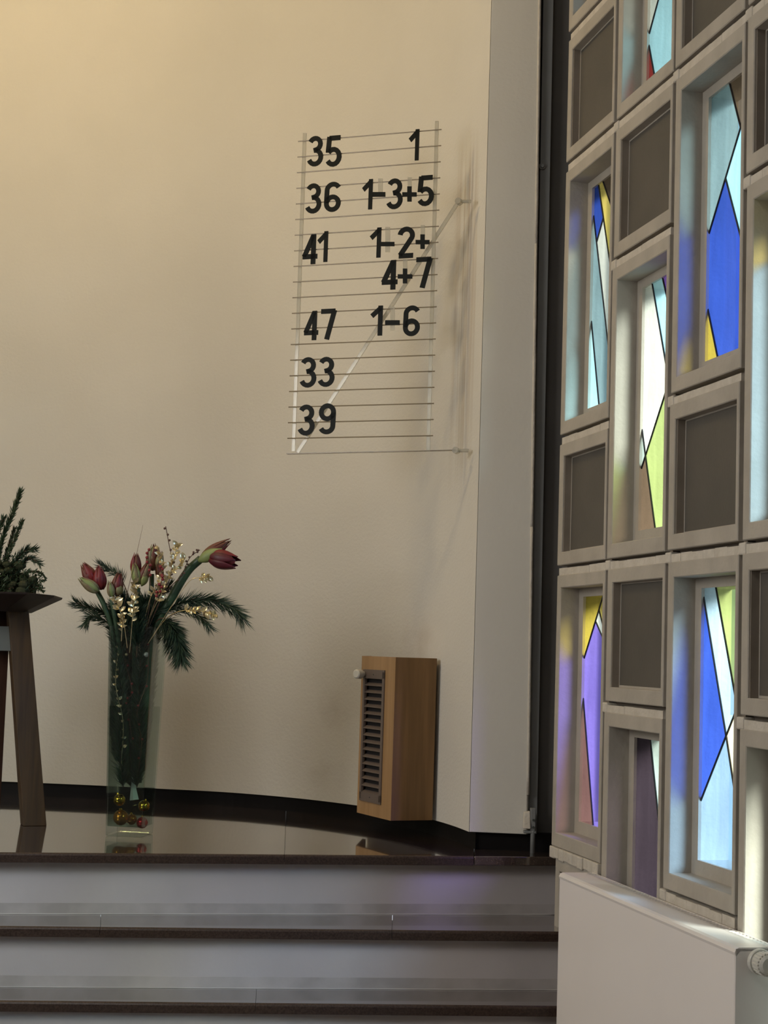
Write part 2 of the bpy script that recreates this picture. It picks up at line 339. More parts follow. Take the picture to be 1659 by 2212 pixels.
# podium and steps ------------------------------------------------
RA = lambda X, X0, Y0, k: Y0+(X-X0)*k
XL = -3.45
def wallX(Y, w=0): return WA.x+.2225/.97493*(WA.y-Y)-w
def floor_xr(Y): return min(wallX(Y, 0), .62) if Y > 4.72 else wallX(Y, 0)
e0 = lambda X: RA(X, -.987, 4.577, .188)
e1 = lambda X: RA(X, -.92, 4.311*.778/.757, .125)
e2 = lambda X: RA(X, -.876, 4.148*.947/.914, .10)
e3 = lambda X: RA(X, -.85, 4.13, .08)
Z = [0, -.178, -.347, -.515]
TH = .0275
podium = thing('podium', 'polished dark granite podium with pale risers in front of the apse', 'podium', (-.9, 4.6, FLOOR)); podium['kind'] = 'structure'; podium.name = 'floor_podium'
def stepfaces(ef, XR, zt, yb, names, slabs):
    # slabs: X joints; each paving slab is a piece
    for i in range(len(slabs)-1):
        a, b = slabs[i]+.0005, slabs[i+1]-.0005
        mb = MB(); z0 = zt-TH
        prof = [(0, -.004), (.004, 0)]
        ya, yb_ = ef(a), ef(b)
        vs = []
        for (x, y) in ((a, ya), (b, yb_)):
            xb = x*yb(x)/y if x > XL+.1 and x < .4 else x
            vs += [(x, y, z0), (x, y, zt-.007), (x, y+.002, zt-.003), (x, y+.007, zt), (xb, yb(x), zt), (xb, yb(x), z0)]
        mb.add(vs, [(0, 6, 7, 1), (1, 7, 8, 2), (2, 8, 9, 3)], 1); mb.add(vs, [(3, 9, 10, 4), (4, 10, 11, 5), (5, 11, 6, 0)], 0)
        mb.add(vs, [(0, 1, 2, 3, 4, 5), (11, 10, 9, 8, 7, 6)], 1)
        mb.build('paving_slab', ['granite', 'granite_edge'], podium)
xs0 = [XL, -2.55, -1.65, -1.06, -.2575, .30]
xr0 = .553
stepfaces(e0, xr0, 0, lambda X: 6.35, 0, xs0)
mb = MB(); mb.prism([(XL, e0(XL)+.05), (.56, e0(.56)+.05), (.60, 5.15), (.45, 6.35), (XL, 6.35)], -TH-.012, -TH-.001); mb.build('joint_light_stop', 'granite_edge', podium)  # unseen plate added under the slabs to stop light through the joints
# right-most slab runs against the window wall
mb = MB(); x0 = .3009
mb.prism([(x0, e0(x0)), (.556, e0(.556)), (.60, 5.15), (x0*6.35/e0(x0), 6.35)], -TH, 0, 0); mb.build('paving_slab', ['granite'], podium, bevel=.003)
def riser(ef, XR, z0, z1, back):
    mb = MB(); mb.hexa([(XL, ef(XL)+back, z0), (XR, ef(XR)+back, z0), (XR, ef(XR)+back+.3, z0), (XL, ef(XL)+back+.3, z0),
                        (XL, ef(XL)+back, z1), (XR, ef(XR)+back, z1), (XR, ef(XR)+back+.3, z1), (XL, ef(XL)+back+.3, z1)])
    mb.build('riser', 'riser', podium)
    mb = MB(); mb.hexa([(XL, ef(XL)+back-.0012, z0), (XR, ef(XR)+back-.0012, z0), (XR, ef(XR)+back+.01, z0), (XL, ef(XL)+back+.01, z0),
                        (XL, ef(XL)+back-.0012, z0+.032), (XR, ef(XR)+back-.0012, z0+.032), (XR, ef(XR)+back+.01, z0+.032), (XL, ef(XL)+back+.01, z0+.032)])
    mb.build('riser_foot', 'riser_dirt', podium)
    mb = MB(); pts = [(XL+(XR-XL)*i/90, 0, 0) for i in range(91)]
    mb.tube([(x, ef(x)+back-.002+random.uniform(-.0008, .0008), z0+.001) for x, _, _ in pts], [.0012+.0016*random.random() for _ in pts], 5); mb.build('caulk_line', 'caulk', podium, smooth=True)
riser(e0, .575, Z[1], -TH, .045)
stepfaces(e1, .57, Z[1], lambda X: e0(X)+.1, 0, [XL, -2.4, -1.5, -.74, .06, .585])
riser(e1, .59, Z[2], Z[1]-TH, .035)
stepfaces(e2, .5, Z[2], lambda X: e1(X)+.1, 0, [XL, -2.0, -1.2, -.3, .59])
riser(e2, .59, Z[3], Z[2]-TH, .03)
stepfaces(e3, .5, Z[3], lambda X: e2(X)+.1, 0, [XL, -2.2, -1.3, -.45, .50])
riser(e3, .50, FLOOR, Z[3]-TH, .03)
mb = MB(); mb.box((XL-.3, -6, FLOOR-.05), (2.9, 6.4, FLOOR)); struct(mb.build('floor', 'floor_stone'))
# ceiling, left wall, wall behind the camera -----------------------
mb = MB(); mb.box((-3.75, -6, CEIL), (3.6, 6.5, CEIL+.1)); struct(mb.build('ceiling', 'ceiling_paint'))
mb = MB(); mb.box((-3.6, -6, FLOOR), (-3.45, 5.0, CEIL)); mb.box((-3.45, 4.984, FLOOR), (-3.393, 5.0, CEIL)); struct(mb.build('wall_left', 'plaster'))
mb = MB(); mb.box((-3.6, -6.15, FLOOR-.05), (3.6, -6, CEIL)); struct(mb.build('wall_front', 'plaster'))
# outdoors
mb = MB(); mb.box((1.0, -30, FLOOR-.3), (45, 45, FLOOR-.2)); struct(mb.build('ground_outside', 'outdoor_ground'))

# ================================================================ WINDOW WALL
PW = .4155; S0 = -.040
J = [-.76, -.35, .048, .484, .870, 1.262, 1.705, 2.100, 2.512, 2.93, 3.33, 3.745]
NC = 8
wall = MB()
send = S0+PW*NC
# mortar beds: light strip below each joint, dark groove between the columns
for k in range(NC):
    a, b = S0+k*PW, S0+(k+1)*PW
    wall.wbox(b-.022, b-.002, .014, .13, J[0], J[-1], 0)
wall.wbox(send-.002, 10.9, -.0, .14, FLOOR, CEIL, 2)
wall.wbox(.0, 10.9, .145, .16, FLOOR-.1, J[0]+.02, 2)
wr = wall.build('wall_right', ['groove', 'mortar', 'concrete']); struct(wr, 'wall of stacked concrete window blocks right of the apse', 'wall')
def strip(k, z, lit):
    a, b = S0+k*PW, S0+(k+1)*PW
    mb = MB()
    s0 = a+.004 if k else a+.006; s1 = b-.024
    # slightly wavy pointing
    nseg = 6
    for i in range(nseg):
        u0 = s0+(s1-s0)*i/nseg; u1 = s0+(s1-s0)*(i+1)/nseg
        w = random.uniform(-.0012, .0012)
        mb.wbox(u0, u1, .004+w*.5, .13, z-.031, z-.0095+w, 0)
    mb.wbox(s0, s1, .03, .13, z-.0095, z+.001, 1)
    return mb.build('mortar_joint', ['mortar', 'groove'], wr)
def knob(k, z):
    a = S0+k*PW; mb = MB(); mb.wbox(a-.024, a+.012, .001, .10, z-.032, z-.004, 0)
    return mb.build('mortar_joint', ['mortar'], wr, bevel=.004)
def block(mb, k, zb, zt, d_in, rim, mi=0, dark=False, s_off=0):
    """hollow concrete block: rim, jambs, inner rebate"""
    a, b = S0+k*PW+s_off, S0+(k+1)*PW
    j = lambda q: random.uniform(-q, q)
    os0, os1, oz0, oz1 = a-.002+j(.0012), b-.022+j(.0015), zb+j(.001), zt-.030+j(.001)
    is0, is1, iz0, iz1 = a-s_off+.032+j(.0015), b-.037+j(.001), zb+.039+j(.001), zt-.068+j(.001)
    o = random.uniform(-.0015, .0015)
    if s_off: is0 = a+.03
    F0, F1 = o, o
    D = .14
    O = lambda off: [wp(os0, off, oz0), wp(os1, off, oz0), wp(os1, off, oz1), wp(os0, off, oz1)]
    I = lambda off, sh=0: [wp(is0+sh, off, iz0+sh), wp(is1-sh, off, iz0+sh), wp(is1-sh, off, iz1-sh*.7), wp(is0+sh, off, iz1-sh*.7)]
    c = .0022
    O0 = [wp(os0+c, F0, oz0+c), wp(os1-c, F0, oz0+c), wp(os1-c, F0, oz1-c), wp(os0+c, F0, oz1-c)]
    I0 = [wp(is0-c, F0, iz0-c), wp(is1+c, F0, iz0-c), wp(is1+c, F0, iz1+c), wp(is0-c, F0, iz1+c)]
    rings = [O(D), O(o+c), O0, I0, I(o+c), I(d_in), I(d_in, rim), I(D-.0, rim)]
    vs = [p for r in rings for p in r]; fs = []
    for r in range(len(rings)-1):
        for q in range(4):
            q2 = (q+1) % 4; fs.append((r*4+q, r*4+q2, (r+1)*4+q2, (r+1)*4+q))
    for q in range(4):
        q2 = (q+1) % 4; L = (len(rings)-1)*4; fs.append((L+q, L+q2, q2, q))
    mb.add(vs, fs, mi)
    return is0, is1, iz0, iz1
def clip(poly, P, Q, keep_left):
    """clip 2D polygon by line P->Q"""
    out = []; dx, dy = Q[0]-P[0], Q[1]-P[1]
    f = lambda p: (dx*(p[1]-P[1])-dy*(p[0]-P[0]))*(1 if keep_left else -1)
    for i in range(len(poly)):
        a, b = poly[i], poly[(i+1) % len(poly)]; fa, fb = f(a), f(b)
        if fa >= 0: out.append(a)
        if fa*fb < 0:
            t = fa/(fa-fb); out.append((a[0]+(b[0]-a[0])*t, a[1]+(b[1]-a[1])*t))
    return out
def shrink(poly, d):
    cx = sum(p[0] for p in poly)/len(poly); cy = sum(p[1] for p in poly)/len(poly)
    return poly
def L(x1, y1, x2, y2): return wallc(x1, y1), wallc(x2, y2)
# trees: (line, upper_or_left, lower_or_right); line ordered top->bottom; "left" = smaller s side
def solve(tree, poly, out, lines):
    if isinstance(tree, str): out.append((tree, poly)); return
    ln, A, B = tree
    P, Q = ln
    if P[1] < Q[1]: P, Q = Q, P      # P upper point
    # left side (smaller s) of a downward line
    sgn = lambda p: (Q[0]-P[0])*(p[1]-P[1])-(Q[1]-P[1])*(p[0]-P[0])
    left_is_pos = sgn((P[0]-10, (P[1]+Q[1])/2)) > 0
    pa = clip(poly, P, Q, left_is_pos); pb = clip(poly, P, Q, not left_is_pos)
    if len(pa) >= 3 and len(pb) >= 3:
        edge = [p for p in pa if abs(sgn(p)) < 1e-7]
        if len(edge) >= 2: lines.append((edge[0], edge[-1]))
    if len(pa) >= 3: solve(A, pa, out, lines)
    if len(pb) >= 3: solve(B, pb, out, lines)
T = {}
T[(1, 7)] = (L(1400, 90, 1412, 156), 'red', (L(1421.5, 0, 1400, 80), 'white', 'cyan'))
T[(0, 5)] = (L(1276.5, 420, 1311, 724), (L(1273, 650, 1294, 882), 'cyan', 'greyblue'),
             (L(1293.6, 406.5, 1302.8, 469.4), (L(1318, 415, 1289.6, 518.5), 'blue', 'white'), (L(1303.4, 396, 1318, 439), 'yellow', 'brown')))
T[(2, 5)] = (L(1602.6, 264, 1530.5, 506), (L(1576.5, 184, 1598, 270), 'greyblue', 'brown'),
             (L(1567.3, 386.6, 1599.5, 512.4), (L(1527.4, 662.8, 1550.4, 776.4), 'olive', 'blue'), 'cyan'))
T[(1, 4)] = (L(1438.4, 843.9, 1384.7, 1012.6), (L(1393.9, 985, 1415.4, 1147.6), 'teal', (L(1409.3, 618.4, 1438.4, 788.6), 'white', (L(1432.3, 607.6, 1441.5, 647.5), 'cyan', 'purple'))),
             (L(1393.9, 985, 1415.4, 1147.6), 'brown', 'green'))
T[(0, 2)] = (L(1298.5, 1300, 1258, 1432.5), 'olive', (L(1286.5, 1343, 1298.5, 1370.7), (L(1256.4, 1470, 1281.3, 1789.5), 'mauve', 'violet'), (L(1293.4, 1317.4, 1300, 1343), 'white', 'yellow')))
T[(1, 1)] = (L(1404.2, 1599.7, 1416.9, 1720.8), 'darkpurple', 'teal')
T[(2, 2)] = (L(1583.9, 1548.6, 1509, 1740), (L(1517.6, 1278, 1563, 1560), 'blue', (L(1546, 1270, 1582.7, 1476.6), 'paleblue', 'green')),
             (L(1567.6, 1586, 1581.6, 1679), 'lightblue', 'paleyellow'))
T[(3, 4)] = (((1.15, 1.50), (1.62, 1.56)), 'yellow', 'paleblue')
T[(0, 8)] = 'paleblue'
T[(3, 1)] = (((1.3, .42), (1.55, -.3)), 'palegrey', 'teal')
NAMES = {(0, 8): 'narrow stained window cut by the top edge beside the steel post', (1, 7): 'stained window with cyan, cream and dark red glass at the top',
         (0, 5): 'stained window with blue, yellow and pale glass nearest the steel post', (2, 5): 'tall stained window with large royal blue diamond and brown corner',
         (1, 4): 'stained window with white, pale green and brown glass in the middle', (3, 4): 'window with yellow to white lit jamb at the right edge',
         (0, 2): 'stained window with olive, violet and mauve glass at the bottom left', (1, 1): 'window with dark purple glass behind the radiator',
         (2, 2): 'stained window with blue, ice blue and green glass above the radiator', (3, 1): 'window with pale grey jamb behind the right end of the radiator'}
pal = ['white', 'cyan', 'greyblue', 'blue', 'violet', 'yellow', 'green', 'paleblue', 'palegrey', 'teal']
wn = 0
for k in range(NC):
    lits = [(2, 4), (5, 7), (8, 10)] if k % 2 == 0 else [(1, 3), (4, 6), (7, 9)]
    darks = [(1, 2), (4, 5), (7, 8), (10, 11), (0, 1)] if k % 2 == 0 else [(3, 4), (6, 7), (9, 10), (10, 11), (0, 1)]
    for i in sorted({a for a, b in lits+darks}):
        if i >= 1 or k: strip(k, J[i], True)
        if k and i > 1: knob(k, J[i])
    for (a, b) in darks:
        mb = MB(); so = .04 if (k == 0 and a <= 1) else 0
        s0, s1, z0, z1 = block(mb, k, J[a], J[b], .026, .006, s_off=so)
        bo = mb.build('concrete_block', 'concrete', wr)
        mb = MB(); mb.wbox(s0+.004, s1-.004, .027, .09, z0+.004, z1-.003, 0); mb.build('recessed_panel', 'panel_dark', bo)
        # darker side cheeks of the recess
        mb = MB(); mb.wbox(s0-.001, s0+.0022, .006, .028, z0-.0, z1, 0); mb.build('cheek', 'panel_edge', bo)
    for (a, b) in lits:
        wn += 1
        mb = MB(); s0, s1, z0, z1 = block(mb, k, J[a], J[b], .060, .036)
        wo = mb.build('window_%d' % wn, 'concrete', origin=wp(S0+k*PW, 0, J[a]))
        struct(wo)
        if (k, a) in NAMES: wo['label'] = NAMES[(k, a)]; wo['category'] = 'window'
        g0, g1, h0, h1 = s0+.034, s1-.034, z0+.034, z1-.022
        poly = [(g0, h0), (g1, h0), (g1, h1), (g0, h1)]
        tree = T.get((k, a))
        if tree is None:
            rnd = random.Random(k*31+a); u = lambda: rnd.uniform(g0, g1); v = lambda: rnd.uniform(h0, h1)
            c = rnd.sample(pal, 4); mid = (h0+h1)/2
            tree = (((g1, mid+.2), (g0, mid-.15)), (((g0+.05, h1), (g0+.18, mid)), c[0], c[1]), (((g0+.12, mid), (g0+.2, h0)), c[2], c[3]))
        out = []; lines = []; solve(tree, poly, out, lines)
        for cname, pl in out:
            mb = MB(); n = len(pl)
            vs = [wp(p[0], .068, p[1]) for p in pl]
            mb.add(vs, [list(range(n))]); mb.build('glass_pane', 'glass_'+cname, wo)
        if lines:
            mb = MB()
            for (p, q) in lines:
                P, Q = wp(p[0], .067, p[1]), wp(q[0], .067, q[1]); mb.tube([P, Q], .0026, 6)
            mb.build('lead_came', 'lead', wo)

# small sill lip below the lowest left window
mb = MB()
for i in range(10): mb.wbox(S0-.004+i*.04, S0+.036+i*.04, -.004+random.uniform(-.002, .002), .06, .014+random.uniform(-.002, .002), .046)
mb.build('mortar_joint', 'mortar', wr, bevel=.003)

# ================================================================ RADIATOR
rad = thing('radiator', 'white enamelled panel radiator below the stained glass windows', 'radiator', wp(.87, -.05, FLOOR+.18))
ZT = .019; r0, r1 = .325, 1.408; zb = -.50
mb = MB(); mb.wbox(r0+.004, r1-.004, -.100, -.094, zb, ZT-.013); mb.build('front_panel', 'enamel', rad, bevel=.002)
mb = MB()
prof = [(-.0995, ZT-.018), (-.102, ZT-.010), (-.099, ZT-.003), (-.092, ZT), (-.030, ZT), (-.030, ZT-.006), (-.090, ZT-.008)]
n = len(prof); vs = [wp(r0, o_, z_) for o_, z_ in prof]+[wp(r1, o_, z_) for o_, z_ in prof]
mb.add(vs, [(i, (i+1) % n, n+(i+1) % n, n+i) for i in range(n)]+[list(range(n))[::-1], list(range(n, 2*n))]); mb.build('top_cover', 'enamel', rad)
mb = MB(); nb = 62
mb.wbox(r0, r1, -.031, -.026, ZT-.006, ZT); mb.wbox(r0, r1, -.010, -.004, ZT-.006, ZT)
for i in range(nb+1):
    s = r0+(r1-r0-.005)*i/nb; mb.wbox(s, s+.0065, -.027, -.009, ZT-.005, ZT)
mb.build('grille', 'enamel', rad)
mb = MB(); mb.wbox(r0+.01, r1-.01, -.029, -.006, ZT-.012, ZT-.008); mb.build('slot_shade_strip', 'grille_shade', rad)  # dark strip added under the slots in place of their shade
mb = MB(); mb.wbox(r0+.01, r1-.01, -.06, -.008, zb+.02, ZT-.03); mb.build('rear_panel', 'enamel_slot', rad)
for (a, b) in ((r1-.003, r1), (r0, r0+.003)):
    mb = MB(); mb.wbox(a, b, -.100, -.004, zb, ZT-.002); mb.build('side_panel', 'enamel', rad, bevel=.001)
for s in (.5, 1.25):
    mb = MB(); mb.wbox(s, s+.03, -.008, .0, zb+.05, zb+.45); mb.wbox(s, s+.03, -.06, .0, zb+.03, zb+.05); mb.build('wall_bracket', 'enamel_slot', rad)
kn = onplane(1640, 2077, wp(r1+.012, 0, 0), WD)
mb = MB(); d = -WD
mb.tube([kn-d*.012, kn], .020, 20); mb.tube([kn, kn+d*.008, kn+d*.010], [.0265, .0265, .025], 24); mb.tube([kn+d*.01, kn+d*.042, kn+d*.046], [.022, .020, .015], 20)
k_ = mb.build('thermostat_knob', 'white_plastic', rad, smooth=False)
mb = MB(); side = d.cross(Vector((0, 0, 1)))
for i in range(20):
    a = 2*math.pi*i/20; c = kn+(side*math.cos(a)+Vector((0, 0, 1))*math.sin(a))*.0215
    mb.tube([c+d*.014, c+d*.040], .0024, 5)
mb.build('grip_rib', 'white_plastic', k_)

# ================================================================ WOODEN HEATER CASING
Lp, Cp, Rp, Bp = Vector((-.059, 5.445, 0)), Vector((.053, 5.215, 0)), Vector((.190, 5.270, 0)), Vector((.03, 5.52, 0))
zc0, zc1 = .055, .5805
cas = thing('heater_casing', 'oak veneered heater casing with a louvred grille on the wall', 'heater casing', (.05, 5.35, zc0))
def board(a, b, th, z0, z1):
    a, b = Vector(a), Vector(b); d = (b-a).normalized(); nn = Vector((-d.y, d.x, 0))*th
    return [(a.x, a.y, z0), (b.x, b.y, z0), (b.x+nn.x, b.y+nn.y, z0), (a.x+nn.x, a.y+nn.y, z0), (a.x, a.y, z1), (b.x, b.y, z1), (b.x+nn.x, b.y+nn.y, z1), (a.x+nn.x, a.y+nn.y, z1)]
dl = (Cp-Lp).normalized(); W_ = (Cp-Lp).length; nl = Vector((dl.y, -dl.x, 0))
def fp(u, z, o_=0): p = Lp+dl*u+nl*o_; return Vector((p.x, p.y, z))
u0, u1, v0, v1 = W_*.10, W_*.70, .105, .530
mb = MB()
for (a0, a1, b0, b1) in ((0, u0, zc0, zc1), (u1, W_, zc0, zc1), (u0, u1, zc0, v0), (u0, u1, v1, zc1)):
    mb.hexa([fp(a0, b0), fp(a1, b0), fp(a1, b0, -.012), fp(a0, b0, -.012), fp(a0, b1), fp(a1, b1), fp(a1, b1, -.012), fp(a0, b1, -.012)])
mb.build('front_panel', 'oak', cas)
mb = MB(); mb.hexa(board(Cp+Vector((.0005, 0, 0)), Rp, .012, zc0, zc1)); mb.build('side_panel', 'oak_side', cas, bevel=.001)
mb = MB(); mb.prism([(Lp.x+.004, Lp.y+.006), (Cp.x, Cp.y+.016), (Rp.x-.004, Rp.y+.014), (Bp.x, Bp.y)], zc1-.012, zc1-.001); mb.build('top_panel', 'oak', cas)
mb = MB(); mb.hexa([fp(.004, v0, -.014), fp(u1+.01, v0, -.014), fp(u1+.01, v0, -.02), fp(.004, v0, -.02), fp(.004, v1, -.014), fp(u1+.01, v1, -.014), fp(u1+.01, v1, -.02), fp(.004, v1, -.02)])
mb.build('grille_shade_sheet', 'grille_shade', cas)  # near-black sheet added behind the louvres, painting the gaps as shade
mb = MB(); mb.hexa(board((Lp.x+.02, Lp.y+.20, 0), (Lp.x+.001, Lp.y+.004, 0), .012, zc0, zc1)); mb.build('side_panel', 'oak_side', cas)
mb = MB()
fr = .012
for (a0, a1, b0, b1) in ((u0-.004, u0+.010, v0, v1), (u1-.010, u1+.005, v0, v1), (u0-.004, u1+.005, v0-.006, v0+.022), (u0-.004, u1+.005, v1-.022, v1+.006)):
    mb.hexa([fp(a0, b0, .004), fp(a1, b0, .004), fp(a1, b0, -.004), fp(a0, b0, -.004), fp(a0, b1, .004), fp(a1, b1, .004), fp(a1, b1, -.004), fp(a0, b1, -.004)])
gr = mb.build('vent_grille', 'grille', cas)
lz0, lz1, nL = v0+.022, v1-.022, 16
slat = None
for i in range(nL+1):
    z = lz0+(lz1-lz0)*i/nL
    mb = MB(); mb.hexa([fp(u0+.008, z-.0022, .003), fp(u1-.008, z-.0022, .003), fp(u1-.008, z+.006, -.010), fp(u0+.008, z+.006, -.010),
                        fp(u0+.008, z+.0005, .003), fp(u1-.008, z+.0005, .003), fp(u1-.008, z+.0085, -.010), fp(u0+.008, z+.0085, -.010)])
    mb.build('louvre_slat', 'grille', gr)
for z in (v1-.010, v0+.010):
    mb = MB(); mb.tube([fp((u0+u1)/2, z, .004), fp((u0+u1)/2, z, .0055)], .0022, 8); mb.build('screw', 'iron', gr)
kp = at(776, 1456, 5.40); dv = (CAMP-kp); dv.z = 0; dv.normalize()
mb = MB(); kd = (dv*.75+Vector((-.66, 0, 0))).normalized()
mb.tube([kp-kd*.03, kp-kd*.006], .010, 12); mb.tube([kp-kd*.006, kp+kd*.014, kp+kd*.018], [.0165, .0155, .012], 18); mb.tube([kp-kd*.03, kp-kd*.03+Vector((.04, .01, -.002))], .007, 10); mb.build('valve_head', 'white_plastic', cas, smooth=False, bevel=.001)

# ================================================================ HYMN BOARD
PR = Vector((.134, 5.08, 0)); PL = Vector((-.305, 5.24, 0)); BD = (PR-PL).normalized(); BN = Vector((BD.y, -BD.x, 0))
if BN.y > 0: BN = -BN
def bpt(x, y, o_=0): return onplane(x, y, PL, BN)+BN*o_
hb = thing('hymn_board', 'clear acrylic hymn board of thin rails fixed to the apse wall', 'hymn board', (.26, 5.06, 1.22))
def barq(a, b, w, th, o_, name, mt):
    """flat bar from a to b within the board plane"""
    d = (b-a).normalized(); sd = d.cross(BN).normalized()*w/2; f0, f1 = BN*(o_+th/2), BN*(o_-th/2)
    mb = MB(); mb.hexa([a-sd+f0, a+sd+f0, a+sd+f1, a-sd+f1, b-sd+f0, b+sd+f0, b+sd+f1, b-sd+f1]); return mb.build(name, mt, hb)
barq(bpt(634, 975), bpt(658.5, 288), .0115, .006, 0, 'upright', 'acrylic')
barq(bpt(925, 975), bpt(944, 262), .0115, .006, 0, 'upright', 'acrylic')
barq(bpt(641, 977), bpt(988, 436), .0115, .006, -.007, 'diagonal_brace', 'acrylic')
barq(bpt(620, 980.5), bpt(985, 972.5), .003, .012, 0, 'bottom_bar', 'acrylic_rail')
for i in range(20):
    a = (645.5-i*1.21, 306.8+33.72*i); b = (955-i*.97, 281+34.77*i)
    mb = MB(); mb.tube([bpt(*a, .006), bpt(*b, .006)], .0019, 6); mb.build('rail', 'acrylic_rail', hb)
for (x, y) in ((991, 435), (985, 973)):
    p = bpt(x, y); mb = MB(); mb.tube([p+BN*.010, p-BN*.014], .0105, 14); mb.tube([p+Vector((.004, 0, 0)), p+Vector((.040, -.004, 0))], .006, 8)
    mb.build('wall_mount', 'acrylic', hb, bevel=.001)
# numerals -----------------------------------------------------------
def arcp(cx, cy, rx, ry, a0, a1, n=14): return [(cx+rx*math.cos(math.radians(a0+(a1-a0)*i/n)), cy+ry*math.sin(math.radians(a0+(a1-a0)*i/n))) for i in range(n+1)]
G = {
 '1': [[(.40, 0), (.40, 1)], [(.415, .93), (.10, .66)]],
 '2': [arcp(.275, .725, .205, .205, 172, -22)+[(.09, .09)], [(.05, .07), (.52, .07)]],
 '3': [arcp(.265, .735, .185, .195, 155, -80)+[(.22, .525)], arcp(.27, .300, .21, .23, 95, -158)],
 '4': [[(.40, 0), (.40, .97)], [(.385, .93), (.09, .25)], [(.04, .25), (.54, .25)]],
 '5': [[(.50, .93), (.13, .93)], [(.135, .98), (.10, .47)], arcp(.275, .315, .205, .245, 142, -150)],
 '6': [arcp(.275, .285, .205, .215, 0, 360, 24), arcp(.285, .735, .205, .195, 25, 180)+[(.07, .30)]],
 '7': [[(.03, .93), (.50, .93)], [(.475, .96), (.24, 0)]],
}
G['9'] = [[(.55-x, 1-y) for x, y in s] for s in G['6']]
def ribbon(mb, pts, w, M, th):
    n = len(pts); closed = (abs(pts[0][0]-pts[-1][0])+abs(pts[0][1]-pts[-1][1])) < 1e-6
    Ls = []; Rs = []
    for i, p in enumerate(pts):
        a = pts[i-1] if i else (pts[-2] if closed else pts[0]); b = pts[i+1] if i < n-1 else (pts[1] if closed else pts[-1])
        dx, dy = b[0]-a[0], b[1]-a[1]; l = math.hypot(dx, dy); nx, ny = -dy/l*w/2, dx/l*w/2
        Ls.append((p[0]+nx, p[1]+ny)); Rs.append((p[0]-nx, p[1]-ny))
    vs = []
    for i in range(n): vs += [M(*Ls[i], 0), M(*Rs[i], 0), M(*Rs[i], th), M(*Ls[i], th)]
    fs = []
    for i in range(n-1):
        q = i*4
        for e in range(4): fs.append((q+e, q+(e+1) % 4, q+4+(e+1) % 4, q+4+e))
    fs += [(3, 2, 1, 0), tuple((n-1)*4+e for e in range(4))]
    mb.add(vs, fs)
GRP = 'black figures hanging on the hymn board'
WORD = {'1': 'one', '2': 'two', '3': 'three', '4': 'four', '5': 'five', '6': 'six', '7': 'seven', '9': 'nine'}
def glyph(ch, x0, y0, x1, y1, label):
    a = bpt(x0, y1, .010); b = bpt(x1, y1, .010); t = bpt((x0+x1)/2, y0, .010); m0 = bpt((x0+x1)/2, y1, .010)
    ww = (b-a).length; h = t.z-m0.z; X0 = a.copy(); X0.z = m0.z
    M = lambda u, v, o_: X0+BD*(u/.55*ww)+Vector((0, 0, v*h))+BN*o_
    mb = MB()
    for s in G[ch]: ribbon(mb, s, .158, M, .0035)
    o = mb.build('numeral', 'black_numeral', origin=M(.27, 0, 0)); tag(o, label, 'numeral', GRP)
def sign(ch, x0, y0, x1, y1, tab, label):
    o0 = bpt((x0+x1)/2, y1, .010)
    root = thing('minus_sign' if ch == '-' else 'plus_sign', label, 'sign', o0, GRP)
    def rect(xa, ya, xb, yb, o1, o2, nm, mt):
        P = [bpt(xa, yb), bpt(xb, yb), bpt(xb, ya), bpt(xa, ya)]
        vs = [p+BN*o1 for p in P]+[p+BN*o2 for p in P]; mb = MB(); mb.add(vs, [(3, 2, 1, 0), (4, 5, 6, 7), (0, 1, 5, 4), (1, 2, 6, 5), (2, 3, 7, 6), (3, 0, 4, 7)]); return mb
    if ch == '-': rect(x0, y0, x1, y1, .010, .0135, '', '').build('stroke', 'black_numeral', root)
    else:
        cy = (y0+y1)/2; cx = (x0+x1)/2; t = 4.6
        mb = rect(cx-t, y0, cx+t, y1, .010, .0135, '', ''); m2 = rect(x0, cy-t+1, x1, cy+t+1, .0098, .0137, '', ''); mb.add(m2.v, m2.f)
        mb.build('stroke', 'black_numeral', root)
    rect(*tab, .0075, .0095, '', '').build('clear_tab', 'acrylic', root)
A3 = lambda x, y: (600+x/3.7705, 240+y/3.7705)
A4 = lambda x, y: (600+x/3.7705, 600+y/3.7705)
def g3(ch, x0, x1, y0, y1, lab, f=A3): glyph(ch, *f(x0, y0), *f(x1, y1), lab)
def s3(ch, x0, x1, y0, y1, tb, lab, f=A3):
    sign(ch, *f(x0, y0), *f(x1, y1), (*f(tb[0], tb[1]), *f(tb[2], tb[3])), lab)
g3('3', 248, 375, 215, 457, 'black figure three starting the topmost number on the hymn board')
g3('5', 393, 525, 212, 460, 'black figure five ending the topmost left number on the hymn board')
g3('1', 1062, 1170, 160, 412, 'lone black figure one at the top right of the hymn board')
g3('3', 233, 360, 600, 840, 'black figure three starting the second number of the left column')
g3('6', 388, 518, 588, 827, 'black figure six ending the second number of the left column')
g3('1', 682, 792, 565, 810, 'black figure one before the dash in the second row')
s3('-', 783, 886, 668, 706, (826, 555, 862, 672), 'black dash on a clear tab in the second row')
g3('3', 893, 1022, 560, 805, 'black figure three between dash and plus in the second row')
s3('+', 1025, 1140, 622, 745, (1066, 545, 1098, 630), 'black plus sign on a clear tab in the second row')
g3('5', 1140, 1276, 535, 780, 'black figure five at the right end of the second row')
g3('4', 203, 333, 1005, 1255, 'black figure four starting the third number of the left column')
g3('1', 318, 428, 988, 1237, 'black figure one ending the third number of the left column')
g3('1', 744, 862, 958, 1202, 'black figure one before the dash in the third row')
s3('-', 845, 960, 1073, 1108, (884, 950, 922, 1155), 'black dash on a long clear tab in the third row')
g3('2', 983, 1118, 952, 1203, 'only black figure two on the hymn board')
s3('+', 1133, 1245, 1012, 1130, (1172, 935, 1206, 1020), 'black plus sign ending the third row')
